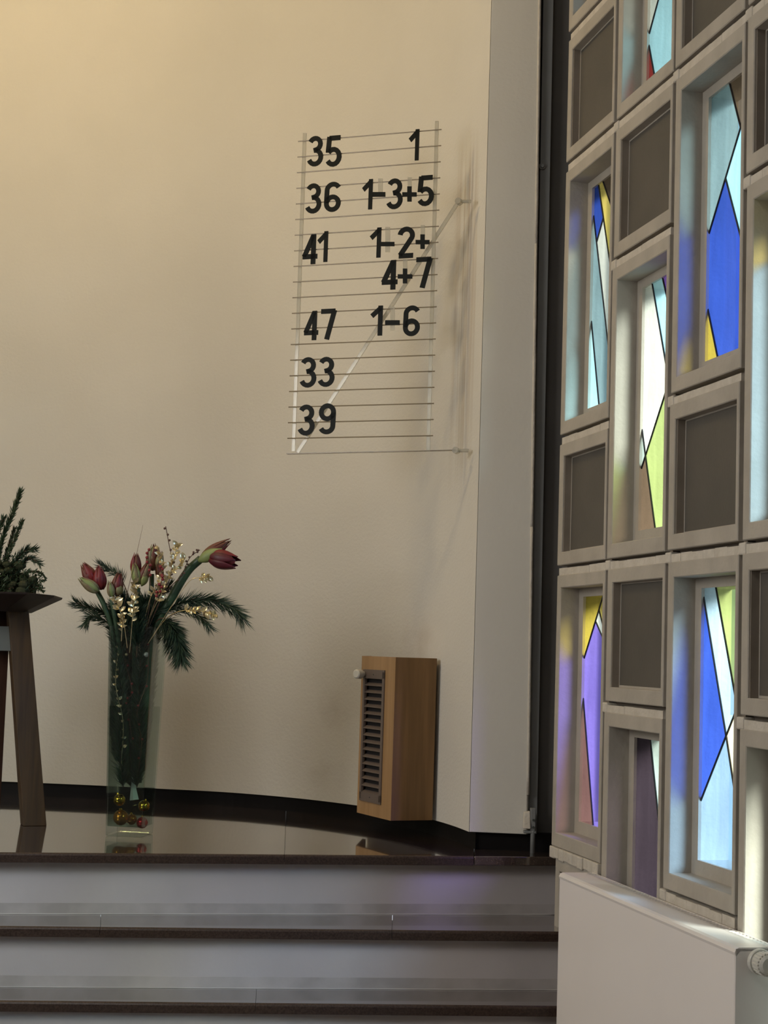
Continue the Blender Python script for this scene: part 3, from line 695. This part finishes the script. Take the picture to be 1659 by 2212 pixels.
g3('4', 846, 985, 1215, 1462, 'black figure four before the plus in the short fourth row')
s3('+', 988, 1105, 1290, 1410, (1028, 1212, 1062, 1300), 'black plus sign in the short fourth row below the figure two')
g3('7', 1124, 1264, 1198, 1446, 'black figure seven right of the lower plus sign')
g3('4', 215, 340, 270, 515, 'black figure four starting the number below the gap at left', A4)
g3('7', 350, 484, 262, 508, 'black figure seven at the left side of the hymn board', A4)
g3('1', 748, 876, 235, 478, 'black figure one crossed by the diagonal brace', A4)
s3('-', 885, 1003, 352, 392, (925, 240, 960, 435), 'black dash before the six on the right', A4)
g3('6', 1030, 1162, 235, 480, 'black figure six at the right side of the hymn board', A4)
g3('3', 188, 320, 655, 898, 'left one of the two black figures three side by side', A4)
g3('3', 335, 468, 652, 892, 'right one of the two black figures three side by side', A4)
g3('3', 172, 306, 1040, 1288, 'black figure three starting the lowest number', A4)
g3('9', 343, 476, 1030, 1277, 'only black figure nine ending the lowest number', A4)

# ================================================================ STAND WITH BOWL
YS = 5.22
st = thing('bowl_stand', 'slanted brown wooden stand with a dark bowl at the left edge', 'stand', (-1.32, 5.30, 0))
def leg(bx, by, tx, ty, ang, w1, d1, w2, d2, zt, mt, nm='leg'):
    mb = MB(); c, s = math.cos(ang), math.sin(ang)
    def ring(x, y, z, w, d): return [(x+c*a*w/2-s*b*d/2, y+s*a*w/2+c*b*d/2, z) for a, b in ((-1, -1), (1, -1), (1, 1), (-1, 1))]
    mb.hexa(ring(bx, by, 0, w1, d1)+ring(tx, ty, zt, w2, d2)); return mb.build(nm, mt, st, bevel=.002)
leg(-1.106, 5.262, -1.186, 5.225, math.radians(22), .074, .062, .066, .056, .692, 'walnut')
leg(-1.275, 5.335, -1.262, 5.30, math.radians(20), .074, .062, .066, .056, .69, 'walnut_dark')
leg(-1.50, 5.10, -1.44, 5.13, math.radians(22), .074, .062, .066, .056, .69, 'walnut')
leg(-1.62, 5.36, -1.50, 5.30, math.radians(22), .074, .062, .066, .056, .69, 'walnut')
mb = MB(); a = at(-30, 1378, 5.25); b = at(14, 1378, 5.225)
mb.box((-1.50, 5.205, a.z-.040), (-1.19, 5.235, a.z+.040)); mb.build('cross_band', 'iron', st, bevel=.001)
# shallow dish: six-sided inverted pyramid with thin rim
bc = Vector((-1.345, 5.22, 0)); mb = MB(); zt_, zb_ = .745, .688
def ring(r, z, n=4, ph=.0): return [(bc.x+r*math.cos(ph+2*math.pi*i/n), bc.y+r*math.sin(ph+2*math.pi*i/n), z) for i in range(n)]
R1, R2 = .298, .255
def dring(hx, hy, z):
    hx = hx*.94
    return [(bc.x-hx, bc.y-hy*.9, z), (bc.x+hx*.86, bc.y-hy, z), (bc.x+hx, bc.y-hy*.1, z), (bc.x+hx*.9, bc.y+hy, z), (bc.x-hx, bc.y+hy, z)]
rs = [dring(.20, .17, zb_), dring(.30, .25, zt_-.006), dring(.302, .252, zt_), dring(.288, .238, zt_), dring(.18, .15, zb_+.012)]
vs = [p for r in rs for p in r]; fs = []; n5 = 5
for r in range(4):
    for i in range(n5): fs.append((r*n5+i, r*n5+(i+1) % n5, (r+1)*n5+(i+1) % n5, (r+1)*n5+i))
fs += [list(range(n5))[::-1], list(range(4*n5, 5*n5))]
mb.add(vs, fs); mb.build('bowl', 'bowl_wood', st, bevel=.001)

# ================================================================ PLANTS
def needles(mb, spine, ln, dens, spread=.9, droop=0, wid=.0011, fwd=.7, rnd=random):
    k = len(spine)
    for i in range(k-1):
        a, b = spine[i], spine[i+1]; d = (b-a); l = d.length; d = d.normalized(); o1 = d.orthogonal().normalized(); o2 = d.cross(o1)
        for _ in range(max(1, int(dens*l))):
            p = a.lerp(b, rnd.random()); an = rnd.uniform(0, 2*math.pi); q = (o1*math.cos(an)+o2*math.sin(an))
            v = (d*fwd*rnd.uniform(.7, 1.3)+q*spread*rnd.uniform(.5, 1)+Vector((0, 0, -droop))).normalized()*ln*rnd.uniform(.7, 1.1)
            w = v.cross(Vector((rnd.uniform(-1, 1), rnd.uniform(-1, 1), rnd.uniform(-1, 1)))).normalized()*wid
            mid = p+v*.55+Vector((0, 0, -.002))
            mb.add([p-w*.6, p+w*.6, mid+w, mid-w, p+v], [(0, 1, 2, 3), (3, 2, 4)])
def spx(pts): return crom([at(x, y, Y) for x, y, Y in pts], 5)
PG = 'pine twigs in the glass vase'
def pine(pts, label, ln=.042, dens=1500, droop=0, start=0, mt='pine', fwd=.9, spread=.8, group=PG, nm='pine_twig', wid=.0011, r=.0022):
    sp = spx(pts); o0 = sp[0]
    t = thing(nm, label, 'twig', o0, group)
    mb = MB(); mb.tube(sp, [r*(1-.6*i/len(sp)) for i in range(len(sp))], 6); mb.build('stem', 'twig', t, smooth=True)
    mb = MB(); needles(mb, sp[int(start*len(sp)):], ln*(1.4 if mt != 'fir' else 1.15), dens*1.5, spread, droop, wid*1.1, fwd)
    e = mb.build('needles', mt, t); e['kind'] = 'stuff'
    return t
VY = 5.09
foot = (285, 1500, VY)
pine([(300, 1420, 5.08), (335, 1345, 5.05), (395, 1300, 5.02), (455, 1296, 5.0), (500, 1310, 5.0), (522, 1332, 4.99)], 'long pine twig arching furthest to the right of the vase', .044, 1500, .25, .30)
pine([(302, 1430, 5.08), (345, 1350, 5.04), (395, 1318, 5.0), (430, 1330, 4.98), (452, 1352, 4.98)], 'short pine twig hanging beneath the right gold leaves', .034, 900, .3, .45)
pine([(300, 1425, 5.08), (340, 1340, 5.02), (372, 1350, 4.99), (388, 1390, 4.98), (392, 1420, 4.98)], 'dense dark pine twig drooping beside the right glass wall', .046, 3800, .45, .35, 'pine', .6, 1.0)
pine([(305, 1430, 5.1), (345, 1345, 5.04), (365, 1365, 5.0), (376, 1402, 5.0)], 'dark pine twig behind the drooping one at the rim', .042, 3000, .4, .4, 'pine', .6, 1.0)
pine([(285, 1425, 5.09), (262, 1350, 5.08), (225, 1322, 5.07), (190, 1312, 5.06), (165, 1303, 5.05)], 'pine twig reaching left over the rim, upper one', .030, 1500, 0, .35)
pine([(282, 1425, 5.08), (255, 1358, 5.06), (225, 1340, 5.05), (198, 1330, 5.05), (185, 1345, 5.04)], 'pine twig reaching left over the rim, lower one', .030, 1500, .2, .40)
pine([(290, 1420, 5.12), (285, 1320, 5.14), (262, 1250, 5.15), (240, 1232, 5.16), (217, 1221, 5.16)], 'pine twig rising behind the red buds at left', .030, 1100, 0, .45, 'pine')
pine([(290, 1420, 5.10), (300, 1340, 5.11), (330, 1290, 5.12), (365, 1268, 5.12)], 'pine twig behind the thick slanted flower stem', .032, 1500, 0, .3)
pine([(280, 1430, 5.06), (275, 1360, 5.03), (270, 1310, 5.03), (262, 1290, 5.03)], 'pine twig in the middle front of the bouquet', .034, 2200, 0, .2)
pine([(292, 1430, 5.06), (310, 1360, 5.03), (330, 1325, 5.02), (345, 1318, 5.02)], 'pine twig in the right front of the bouquet', .034, 2200, 0, .2)
pine([(278, 1440, 5.1), (245, 1365, 5.09), (240, 1330, 5.09), (255, 1305, 5.09)], 'pine twig just inside the left rim of the vase', .032, 1800, 0, .2)
for i, (x0_, x1_, y1_, Yd, w_) in enumerate(((262, 250, 1312, 5.05, 'low dark pine tuft at the left front of the rim'), (285, 278, 1300, 5.06, 'low dark pine tuft in the middle above the rim'), (305, 312, 1296, 5.05, 'low dark pine tuft right of the middle above the rim'),
        (322, 345, 1306, 5.06, 'low dark pine tuft at the right rim under the thick stem'), (295, 300, 1320, 5.01, 'low dark pine tuft hanging over the front rim'))):
    pine([(x0_, 1420, Yd), ((x0_+x1_)/2, 1365, Yd-.01), (x1_, y1_, Yd-.02)], w_, .034, 3600, 0, .25, 'pine', .8, .9)
# greenery inside the vase
pine([(266, 1700, 5.03), (258, 1600, 5.035), (262, 1500, 5.035), (254, 1380, 5.03)], 'long pine stem at the left inside the vase', .034, 1900, 0, 0, 'pine', .8, .9)
pine([(296, 1700, 5.04), (302, 1600, 5.04), (300, 1500, 5.04), (306, 1370, 5.035)], 'long pine stem at the right inside the vase', .034, 1700, 0, 0, 'pine', .8, .9)
pine([(283, 1700, 5.12), (285, 1600, 5.12), (283, 1480, 5.12), (280, 1370, 5.12)], 'long pine stem in the middle inside the vase', .036, 6000, 0, 0, 'pine', .8, .9)
pine([(252, 1640, 5.12), (246, 1560, 5.12), (250, 1460, 5.12), (248, 1370, 5.12)], 'dark pine stem along the left glass wall', .024, 4200, 0, 0, 'pine', .9, .6)
pine([(308, 1670, 5.11), (320, 1560, 5.12), (330, 1460, 5.12), (338, 1375, 5.12)], 'dark pine stem along the right glass wall', .022, 4200, 0, 0, 'pine', .9, .6)

def petal(base, ax, up, L_, R_, a0, span, tipin=.25, open_=0, seg=8, off=0):
    """one curved petal around an axis"""
    ax = ax.normalized(); u = (up-ax*up.dot(ax)).normalized(); w = ax.cross(u); vs = []; fs = []; nu, nv = seg, 6
    for i in range(nu+1):
        t = i/nu
        rad = R_*(math.sin(math.pi*min(1, .08+t*.80)**.85)*.97+.10)*(1-t*tipin)+open_*t*t*R_+off
        wid = span*(math.sin(math.pi*(.12+.88*(1-t)**.8*1.0) if t > .5 else math.pi*(.12+.5*t)) if t < 1 else 0.02)
        wid = span*max(.03, (1-(2*t-.9)**2*.8) if t < .95 else .15)
        for j in range(nv+1):
            a = a0+wid*(j/nv-.5); curl = 1-.10*abs(j/nv-.5)*2
            vs.append(base+ax*(L_*t)+(u*math.cos(a)+w*math.sin(a))*rad*curl)
    for i in range(nu):
        for j in range(nv): b = i*(nv+1)+j; fs.append((b, b+1, b+nv+2, b+nv+1))
    mb = MB(); mb.add(vs, fs); return mb
def bloom(parent, name, base, tip, R_, mats, sepal_mat=None, open_=0, npet=6):
    ax = tip-base; Ln = ax.length; up = Vector((.3, -1, .2))
    mb = MB(); mb.ball(base+ax*.38, R_*.72, 12, 8, sc=(1, 1, 1)); 
    core = MB(); sp = [base+ax*t for t in (0, .12, .3, .5, .7, .88)]; core.tube(sp, [R_*.30, R_*.62, R_*.85, R_*.85, R_*.6, R_*.15], 14)
    bo = core.build(name, mats[-1], parent, smooth=True)
    for i in range(npet):
        q = petal(base, ax, up, Ln*random.uniform(.92, 1.03), R_, 2*math.pi*i/npet+random.uniform(-.2, .2), 1.35, .30, open_, off=.0006*(i % 2))
        o = q.build('petal', mats[i % len(mats)], bo, smooth=True)
        sd = o.modifiers.new('th', 'SOLIDIFY'); sd.thickness = .0008
    if sepal_mat:
        for i in range(2):
            q = petal(base-ax*.05, ax, up, Ln*.66, R_*1.02, math.pi*i+.6, 1.6, .1, 0, off=.0012); o = q.build('sepal', sepal_mat, bo, smooth=True)
            sd = o.modifiers.new('th', 'SOLIDIFY'); sd.thickness = .0008
    return bo
def stemtube(t, pts, r0_, r1_, mt='stem_green'):
    sp = spx(pts); n = len(sp); mb = MB(); mb.tube(sp, [(r0_+(r1_-r0_)*i/n)*.86 for i in range(n)], 12); return mb.build('stem', mt, t, smooth=True)
# right amaryllis
t = thing('amaryllis', 'amaryllis with a thick slanted stem and two dark red blossoms', 'flower', at(305, 1560, 5.06), 'amaryllis stems in the glass vase')
stemtube(t, [(296, 1690, 5.07), (312, 1520, 5.06), (334, 1370, 5.04), (372, 1290, 5.02), (405, 1235, 5.01), (434, 1207, 5.0)], .0175, .0150)
b0 = at(430, 1212, 5.0)
bloom(t, 'blossom', at(436, 1207, 5.0), at(499, 1167, 4.99), .0235, ['petal_rust', 'petal_red', 'petal_rust'])
bloom(t, 'blossom', at(452, 1203, 4.99), at(514, 1216, 4.96), .032, ['petal_wine', 'petal_wine', 'petal_red'], open_=.35)
q = petal(at(430, 1212, 4.995), at(490, 1180, 4.98)-at(430, 1212, 4.995), Vector((0, -1, -.15)), .085, .020, -.1, 2.3, .1, 0, off=.003); o = q.build('spathe', 'spathe', t, smooth=True); o.modifiers.new('th', 'SOLIDIFY').thickness = .0012
# left amaryllis with closed buds
AG = 'amaryllis stems in the glass vase'
t = thing('amaryllis', 'amaryllis with three fat red buds at the far left', 'flower', at(262, 1560, 5.05), AG)
stemtube(t, [(272, 1690, 5.06), (262, 1500, 5.05), (245, 1370, 5.03), (226, 1310, 5.02), (210, 1278, 5.02)], .011, .009)
bloom(t, 'bud', at(207, 1265, 5.01), at(177, 1216, 5.0), .0255, ['petal_red', 'petal_rust'], None)
bloom(t, 'bud', at(217, 1274, 5.0), at(213, 1221, 4.99), .0240, ['petal_red'], None)
bloom(t, 'bud', at(212, 1278, 4.985), at(171, 1248, 4.965), .020, ['spathe', 'sepal'], None)
t = thing('amaryllis', 'amaryllis with one red bud in a green sheath, second from left', 'flower', at(270, 1560, 5.04), AG)
stemtube(t, [(278, 1690, 5.05), (268, 1500, 5.04), (254, 1370, 5.02), (244, 1310, 5.01), (240, 1290, 5.01)], .010, .008)
bloom(t, 'bud', at(250, 1284, 5.0), at(258, 1236, 4.99), .0215, ['petal_red', 'petal_rust'], 'sepal')
bloom(t, 'bud', at(242, 1290, 4.985), at(236, 1254, 4.97), .014, ['spathe', 'sepal'], None)
t = thing('amaryllis', 'amaryllis with a pointed rust bud above two olive sheaths', 'flower', at(290, 1560, 5.07), AG)
stemtube(t, [(286, 1690, 5.08), (290, 1500, 5.07), (292, 1370, 5.05), (296, 1310, 5.04), (298, 1270, 5.04)], .010, .009)
bloom(t, 'bud', at(293, 1242, 5.04), at(294, 1194, 5.03), .0195, ['petal_rust', 'petal_red'], None)
bloom(t, 'bud', at(297, 1262, 5.02), at(289, 1216, 5.01), .017, ['sepal', 'spathe'], None)
bloom(t, 'bud', at(303, 1262, 5.03), at(322, 1212, 5.02), .0195, ['sepal', 'petal_rust'], 'spathe')
t = thing('amaryllis', 'amaryllis with a rust blossom at the top of the bouquet', 'flower', at(312, 1560, 5.11), AG)
stemtube(t, [(300, 1690, 5.11), (306, 1500, 5.11), (316, 1370, 5.10), (326, 1290, 5.09), (328, 1240, 5.09)], .010, .009)
bloom(t, 'blossom', at(328, 1232, 5.09), at(332, 1174, 5.07), .024, ['petal_rust', 'petal_red', 'sepal'], None)
bloom(t, 'blossom', at(342, 1228, 5.07), at(348, 1190, 5.06), .015, ['petal_rust', 'sepal'], 'sepal')
bloom(t, 'bud', at(346, 1250, 5.06), at(342, 1216, 5.05), .015, ['petal_red', 'petal_rust'], None)

# gold leaf twigs: one leaf mesh shared
def leafmesh():
    vs = []; fs = []; n = 5
    for i in range(n+1):
        t = i/n; w = .0055*math.sin(math.pi*(.06+.9*t)); z = .003*math.sin(math.pi*t)
        vs += [(t*.019, -w, z), (t*.019, 0, z-.0015), (t*.019, w, z)]
    for i in range(n): b = i*3; fs += [(b, b+1, b+4, b+3), (b+1, b+2, b+5, b+4)]
    me = bpy.data.meshes.new('leaf'); me.from_pydata(vs, [], fs); me.materials.append(MT['gold_leaf']); me.polygons.foreach_set('use_smooth', [True]*len(fs)); return me
LM = leafmesh()
def gold(pts, label, every=2, big=1.0, sp0=.3):
    sp = spx(pts); o0 = sp[0]; t = thing('gold_leaf_twig', label, 'twig', o0, 'gilded leaf twigs in the glass vase')
    mb = MB(); mb.tube(sp, .0010, 5); mb.build('stem', 'gold_leaf', t)
    k0 = int(len(sp)*sp0)
    for i in range(k0, len(sp)):
        for sgn in (-1, 1):
            if random.random() < .12: continue
            d = (sp[min(i+1, len(sp)-1)]-sp[i-1]).normalized(); o1 = d.orthogonal().normalized(); an = random.uniform(0, 6.28)
            q = o1*math.cos(an)+d.cross(o1)*math.sin(an); v = (d*.5+q*sgn*random.uniform(.7, 1.1)).normalized()
            o = bpy.data.objects.new('leaf', LM); COL.objects.link(o); o.parent = t
            zz = Vector((random.uniform(-.6, .6), -1, random.uniform(-.2, .9))).normalized(); yy = zz.cross(v).normalized(); zz = v.cross(yy)
            s = random.uniform(.75, 1.25)*big
            M = Matrix((v*s, yy*s, zz*s)).transposed().to_4x4(); M.translation = sp[i]-o0; o.matrix_basis = M
gold([(300, 1400, 5.03), (330, 1320, 5.0), (355, 1270, 4.99), (372, 1225, 4.98), (380, 1190, 4.98), (384, 1178, 4.98)], 'gold leaf twig standing highest above the bouquet', big=1.0)
gold([(300, 1400, 5.03), (335, 1300, 4.99), (362, 1250, 4.97), (386, 1222, 4.97), (398, 1208, 4.97)], 'bright gold leaf twig left of the slanted stem', big=1.05)
gold([(300, 1400, 5.03), (322, 1300, 4.98), (345, 1250, 4.97), (350, 1215, 4.97), (340, 1185, 4.97)], 'gold leaf twig before the topmost rust blossom', big=.95)
gold([(320, 1390, 5.0), (370, 1310, 4.97), (410, 1255, 4.96), (435, 1248, 4.96), (452, 1246, 4.96)], 'gold leaf twig under the dark red blossoms', big=.95, sp0=.68)
gold([(320, 1390, 5.0), (360, 1335, 4.96), (400, 1318, 4.95), (440, 1320, 4.95), (464, 1327, 4.95)], 'darker gold leaf twig on the right pine twig', big=1.25, sp0=.5)
gold([(280, 1410, 5.0), (285, 1350, 4.97), (288, 1310, 4.96), (296, 1282, 4.96), (290, 1258, 4.96)], 'gold leaf twig in the middle of the bouquet', big=1.1)
gold([(275, 1400, 5.0), (268, 1350, 4.97), (258, 1315, 4.96), (250, 1298, 4.96)], 'gold leaf twig over the left part of the rim', big=1.2, sp0=.5)
gold([(262, 1385, 4.995), (264, 1350, 4.985), (262, 1330, 4.97)], 'small gold leaf twig hanging at the rim', big=1.0)
def berries(pts, label, mt='berry', r=.0042, step=1, sp0=.4):
    sp = spx(pts); t = thing('berry_twig', label, 'twig', sp[0], 'berry twigs in the glass vase')
    mb = MB(); mb.tube(sp, .0013, 5); mb.build('stem', 'twig', t)
    for i in range(int(len(sp)*sp0), len(sp), step):
        d = Vector((random.uniform(-1, 1), -.5, random.uniform(-.6, 1))).normalized()
        mb = MB(); c = sp[i]+d*.006; mb.ball(c, r, 8, 6); mb.tube([sp[i], c], .0008, 4); mb.build('berry', mt, t, smooth=True)
berries([(310, 1380, 5.02), (345, 1300, 5.0), (372, 1230, 4.98), (364, 1170, 4.98), (358, 1137, 4.98)], 'bare reddish twig with buds rising highest', 'bud_brown', .0038, 2, .45)
berries([(310, 1380, 5.02), (350, 1290, 5.0), (390, 1245, 4.98), (410, 1205, 4.98), (432, 1188, 4.98)], 'thin twig with buds left of the thick stem', 'bud_brown', .0034, 1, .45)
berries([(310, 1380, 5.02), (335, 1300, 4.98), (348, 1262, 4.96), (350, 1225, 4.96)], 'red berry twig between the gold leaves', 'berry', .0052, 1, .4)
berries([(310, 1380, 5.02), (325, 1290, 4.98), (322, 1230, 4.97), (320, 1190, 4.97)], 'red berry twig beside the topmost rust blossom', 'berry', .0050, 1, .6)
berries([(290, 1620, 5.04), (275, 1520, 5.04), (285, 1490, 5.03), (262, 1400, 5.04)], 'red berry twig seen through the glass', 'berry', .0040, 2, .1)
berries([(300, 1660, 5.02), (306, 1600, 5.02), (296, 1540, 5.02), (318, 1470, 5.02), (322, 1390, 5.03)], 'red berry twig at the right behind the glass front', 'berry', .0036, 3, .1)
gold([(262, 1650, 5.02), (266, 1560, 5.02), (250, 1480, 5.02), (256, 1400, 5.02)], 'gold leaf twig standing inside the vase', big=.7, sp0=.15)
# thin straight wires
for (a, b, lab) in (((262, 1330, 5.0), (309, 1134, 5.0), 'thin grass blade rising above the bouquet'),):
    mb = MB(); mb.tube([at(*a), at(290, 1220, 5.0), at(*b)], [.001, .0008, .0004], 5); tag(mb.build('grass_blade', 'twig', origin=at(*a)), lab, 'twig')

# ================================================================ VASE
VC = Vector((-.765, 5.075, 0)); th = math.radians(-9); hb0, ht0, VH = .0585, .0740, .652
def sq(h, z, extra=0):
    c, s = math.cos(th), math.sin(th); return [Vector((VC.x+c*a*h-s*b*h, VC.y+s*a*h+c*b*h, z)) for a, b in ((-1, -1), (1, -1), (1, 1), (-1, 1))]
vz = thing('glass_vase', 'tall square clear glass vase standing on the podium edge', 'vase', VC)
hz = lambda z: hb0+(ht0-hb0)*z/VH
mb = MB(); tw = .0035
rings = [sq(hz(0)-.003, .0005), sq(hz(0), .004), sq(hz(VH), VH), sq(hz(VH)-tw, VH), sq(hz(.03)-tw, .030)]
vs = [p for r in rings for p in r]; fs = []
for r in range(4):
    for i in range(4): fs.append((r*4+i, r*4+(i+1) % 4, (r+1)*4+(i+1) % 4, (r+1)*4+i))
fs += [(3, 2, 1, 0), (16, 17, 18, 19)]
mb.add(vs, fs); gb = mb.build('glass_body', 'vase_glass', vz, bevel=.0035)
mb = MB(); rings = [sq(hz(.031)-tw-.001, .031), sq(hz(.40)-tw-.001, .40)]
vs = [p for r in rings for p in r]; mb.hexa(vs); mb.build('water', 'water', vz)
BG = 'baubles at the bottom of the vase'
def bauble(px, py, Y, r, mt, lab):
    c = at(px, py, Y); t = thing('bauble', lab, 'bauble', c-Vector((0, 0, r)), BG)
    mb = MB(); mb.ball(c, r, 24, 16); mb.build('ball', mt, t, smooth=True)
    mb = MB(); d = Vector((random.uniform(-.4, .4), .3, 1)).normalized(); mb.tube([c+d*r*.95, c+d*(r+.004)], r*.22, 10); mb.build('cap', 'bauble_gold', t)
bauble(258, 1728, 5.05, .0185, 'bauble_gold', 'shiny gold bauble stacked upper left in the vase')
bauble(261, 1766, 5.055, .0240, 'bauble_amber', 'large matt amber bauble at the lower left in the vase')
bauble(311, 1741, 5.07, .0180, 'bauble_gold', 'olive gold bauble on the right of the vase')
bauble(307, 1777, 5.06, .0180, 'bauble_red', 'shiny red bauble at the lower right in the vase')
bauble(284, 1770, 5.09, .0170, 'bauble_amber', 'dark amber bauble behind the others in the vase')
mb = MB(); c = at(291, 1728, 5.05); tp = at(286, 1672, 5.06)
mb.tube([c, c.lerp(tp, .9), tp], [.0155, .003, .001], 5); tag(mb.build('paper_cone', 'candle', origin=c), 'pale pointed paper cone among the baubles', 'cone')
for (x, y, r, lab, mt) in ((316, 1414, .0078, 'white bead hanging in front in the vase', 'white_plastic'), (273, 1414, .005, 'small yellowish bead at the centre of the vase', 'gold_leaf')):
    mb = MB(); c = at(x, y, 5.03); mb.ball(c, r, 14, 10); tag(mb.build('bead', mt, origin=c-Vector((0, 0, r)), smooth=True), lab, 'bead')

# ================================================================ ARRANGEMENT ON THE BOWL
FG = 'conifer sprigs on the bowl'
def fir(pts, lab, ln=.016, dens=1500, mt='fir'): pine(pts, lab, ln, dens, 0, .02, mt, 1.0, .8, FG, 'conifer_sprig', .0016, .003)
fir([(-10, 1262, 5.2), (-2, 1190, 5.2), (14, 1140, 5.19), (30, 1100, 5.19), (44, 1062, 5.18)], 'tallest upright conifer sprig at the left edge', .021, 1500)
fir([(-40, 1262, 5.2), (-30, 1180, 5.2), (-5, 1150, 5.19), (8, 1118, 5.19)], 'conifer sprig leaning in from beyond the left edge', .018, 1500)
fir([(5, 1262, 5.2), (18, 1200, 5.19), (34, 1160, 5.19), (48, 1124, 5.18)], 'shorter upright conifer sprig right of the tallest', .015, 1300)
fir([(2, 1262, 5.22), (12, 1200, 5.22), (22, 1170, 5.22), (31, 1142, 5.22)], 'small conifer sprig between the upright ones', .013, 1300)
fir([(10, 1262, 5.2), (32, 1215, 5.18), (55, 1190, 5.17), (74, 1186, 5.16)], 'grey green sprig spreading right over the moss', .024, 900, 'pine')
fir([(10, 1262, 5.2), (40, 1228, 5.17), (62, 1206, 5.16), (84, 1216, 5.15)], 'dark sprig reaching right just above the bowl', .022, 900, 'pine')
fir([(20, 1268, 5.2), (50, 1240, 5.17), (78, 1234, 5.16), (92, 1240, 5.15), (98, 1250, 5.15), (92, 1254, 5.15)], 'curled dark sprig at the right end of the bowl', .009, 1800, 'fir')
fir([(20, 1272, 5.17), (55, 1262, 5.15), (80, 1268, 5.14), (94, 1276, 5.14)], 'low sprig lying on the rim of the bowl', .010, 1600, 'fir')
mb = MB(); rnd = random.Random(3)
for i in range(170):
    px = rnd.uniform(-175, 78); py = 1280-rnd.random()**1.2*(66 if px < 45 else 34); mb.ball(at(px, py, rnd.uniform(5.13, 5.28)), rnd.uniform(.008, .020), 7, 5, sc=(1.2, 1, .8))
c = Vector((-1.35, 5.2, .745)); tag(mb.build('moss', 'moss', origin=c), 'mound of dark green moss filling the bowl', 'moss', kind='stuff')
mb = MB()
for i in range(2400):
    px = rnd.uniform(-185, 90); py = 1280-rnd.random()*(80 if px < 50 else 44); p = at(px, py, rnd.uniform(5.12, 5.25))
    v = Vector((rnd.uniform(-1, 1), rnd.uniform(-1, .2), rnd.uniform(-.5, 1))).normalized()*rnd.uniform(.012, .026); w = v.cross(Vector((rnd.random(), rnd.random(), 1))).normalized()*.002
    mb.add([p, p+v*.5+w, p+v, p+v*.5-w], [(0, 1, 2, 3)])
tag(mb.build('moss_leaves', 'fir', origin=c), 'small loose green leaves sticking out of the moss', 'leaves', kind='stuff')
for o in list(bpy.data.objects):
    if '_o' in o: del o['_o']
